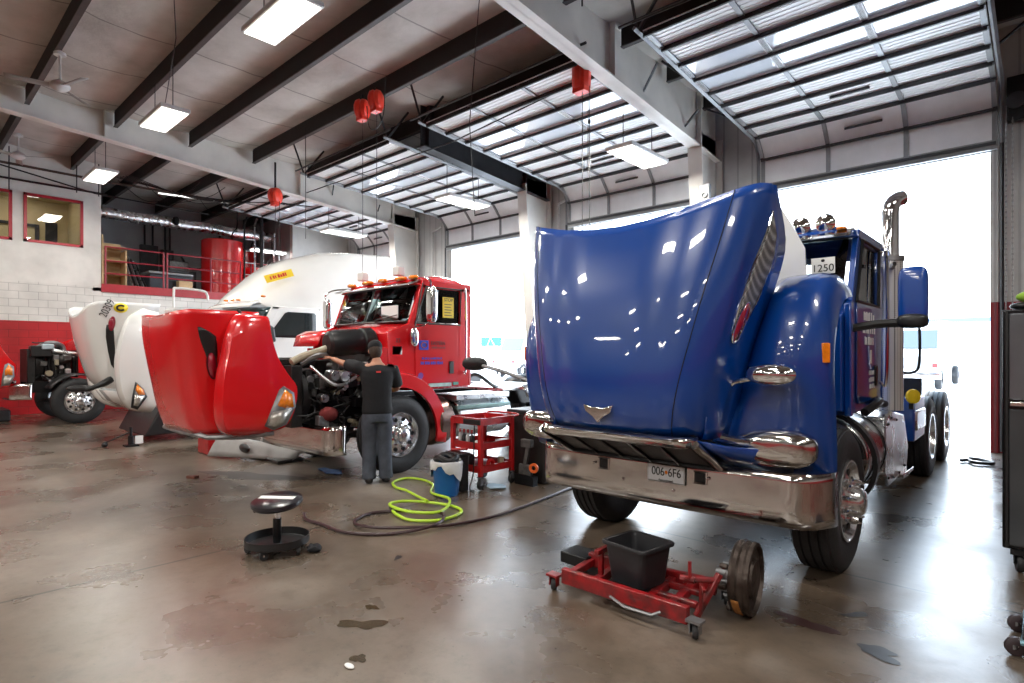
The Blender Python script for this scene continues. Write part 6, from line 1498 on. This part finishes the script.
# ------------------------------------------------------------------ yard outside the doors
ow = mat('yard_white_paint', (.85,.86,.88), .4, noise=.05)
def yard_truck(x, y, lab, rot=0):
    t = thing('box_truck', (x,y,0), lab, 'truck')
    MB().box(x-1.2,x+1.2,y+1.5,y+8,1.1,3.2).build('cargo_body', ow, t, bevel=.05)
    MB().prism([(y-1,.7),(y-1,1.7),(y-.2,1.85),(y+.2,2.8),(y+1.3,2.9),(y+1.3,.7)], 'x', x-1.1, x+1.1).build('cab', ow, t, bevel=.05)
    MB().prism([(y-.22,1.87),(y+.14,2.7),(y+.13,2.75),(y-.27,1.9)], 'x', x-.95, x+.95).build('windscreen', glassd, t)
    MB().box(x-.8,x+.8,y-1.03,y-.99,.95,1.5).build('grille', steel, t, bevel=.01)
    for s_ in (-1,1):
        MB().box(x+s_*.95-.1,x+s_*.95+.1,y-1.04,y-.98,1.0,1.2).build('headlamp', inkred, t, bevel=.01)
        for yy in (y-.1,y+6.5): MB().lathe([(.25,-.13),(.46,-.13),(.5,-.06),(.5,.06),(.46,.13),(.25,.13)], (x+s_*1.0,yy,.5), (1,0,0), 22, closed=True).build('wheel', rubber, t)
    MB().box(x-1.2,x+1.2,y-1.15,y-.98,.5,.8).build('bumper', chrome, t, bevel=.02)
yard_truck(-4.6,33,'pale box truck parked in the bright yard seen past the blue truck mirror')
yard_truck(-.2,35,'pale box truck parked farther out in the yard at the right')
yard_truck(-27.5,30,'white box truck in the yard seen beside the red cab')
tr = thing('semi_trailer', (-8,46,0), 'long white trailer with a blue stripe far out in the yard', 'trailer')
MB().box(-12,2.0,45,47.5,1.1,3.9).build('body', ow, tr, bevel=.05); MB().box(-12,2.0,44.96,45,3.6,3.85).build('stripe', mat('stripe_blue',(.1,.3,.8),.5), tr)
for x in (-11,-9.7,0,1.2): MB().lathe([(.25,-.13),(.46,-.13),(.5,0),(.46,.13),(.25,.13)], (x,45.2,.5), (0,1,0), 22, closed=True).build('wheel', rubber, tr)
ct = thing('shipping_container', (-19.5,28,0), 'red container standing in the yard behind the blue hood', 'container')
MB().box(-23.2,-20.4,27.5,30,.0,2.45).build('body', mat('container_red',(.5,.02,.03),.5), ct, bevel=.03)
for k in range(9): MB().box(-23.1+k*.3,-22.95+k*.3,27.46,27.5,.1,2.35).build('rib', mat('container_red2',(.42,.02,.03),.5), ct)
sg = thing('road_sign', (-24.7,25,0), 'teal sign board on posts in the yard beyond the middle door', 'sign')
MB().box(-25.6,-23.9,25,25.05,2.1,2.65).build('board', mat('sign_teal',(.0,.42,.42),.5), sg)
MB().bar((-25.0,24.98,2.15),(-24.75,24.98,2.6),.03,.03).bar((-24.75,24.98,2.6),(-24.4,24.98,2.15),.03,.03).build('chevron', inkwhite, sg)
for x in (-25.4,-24.1): MB().cyl((x,25.08,0),(x,25.08,2.65),.05,n=8).build('post', whitem, sg)
leafm = mat('tree_leaves', (.12,.28,.06), .8, noise=.5, nscale=3)
for i,(x,y,s_) in enumerate(((-31,48,2.2),(-36,52,2.8),(-41,50,2.4),(-27,56,2.2))):
    t = thing('tree', (x,y,0), ('round green tree far beyond the yard, seen through the middle door','taller green tree second from the right beyond the yard','green tree farthest left beyond the yard','green tree farthest back beyond the yard')[i], 'tree')
    MB().tube([(x,y,0),(x+.1,y,1.4),(x,y,2.4)], [.2,.16,.1], 8).build('trunk', mat('bark',(.1,.07,.05),.9), t)
    rn_ = random.Random(i); m_ = MB()
    for k in range(420):
        a = rn_.uniform(0,6.28); b = rn_.uniform(-1,1); r = s_*(rn_.uniform(.5,1)**.5)*.8; c = Vector((x+r*cos(a)*sqrt(1-b*b), y+r*sin(a)*sqrt(1-b*b), 2.5+r*b*.8)); q = Euler((rn_.uniform(0,3),rn_.uniform(0,3),rn_.uniform(0,3))).to_matrix()
        m_.add([c+q@Vector(v) for v in ((-.22,0,0),(0,-.12,.03),(.22,0,0),(0,.12,.03))], [(0,1,2,3)])
    m_.build('foliage', leafm, t, smooth=False)
# red cabinets along the wall behind the camera, mirrored in the chrome and the paint
for k in range(5):
    x = -8.5+k*2.0
    t = thing('tool_chest', (x,-19.5,0), 'red tool chest along the wall behind the camera', 'chest', 'tool chests behind the camera')
    MB().box(x-.75,x+.75,-19.85,-19.2,0,1.7).build('body', redd, t, bevel=.02)
    for q in range(4): MB().box(x-.7,x+.7,-19.2,-19.18,.25+q*.3,.5+q*.3).build('drawer', redd, t, bevel=.01)
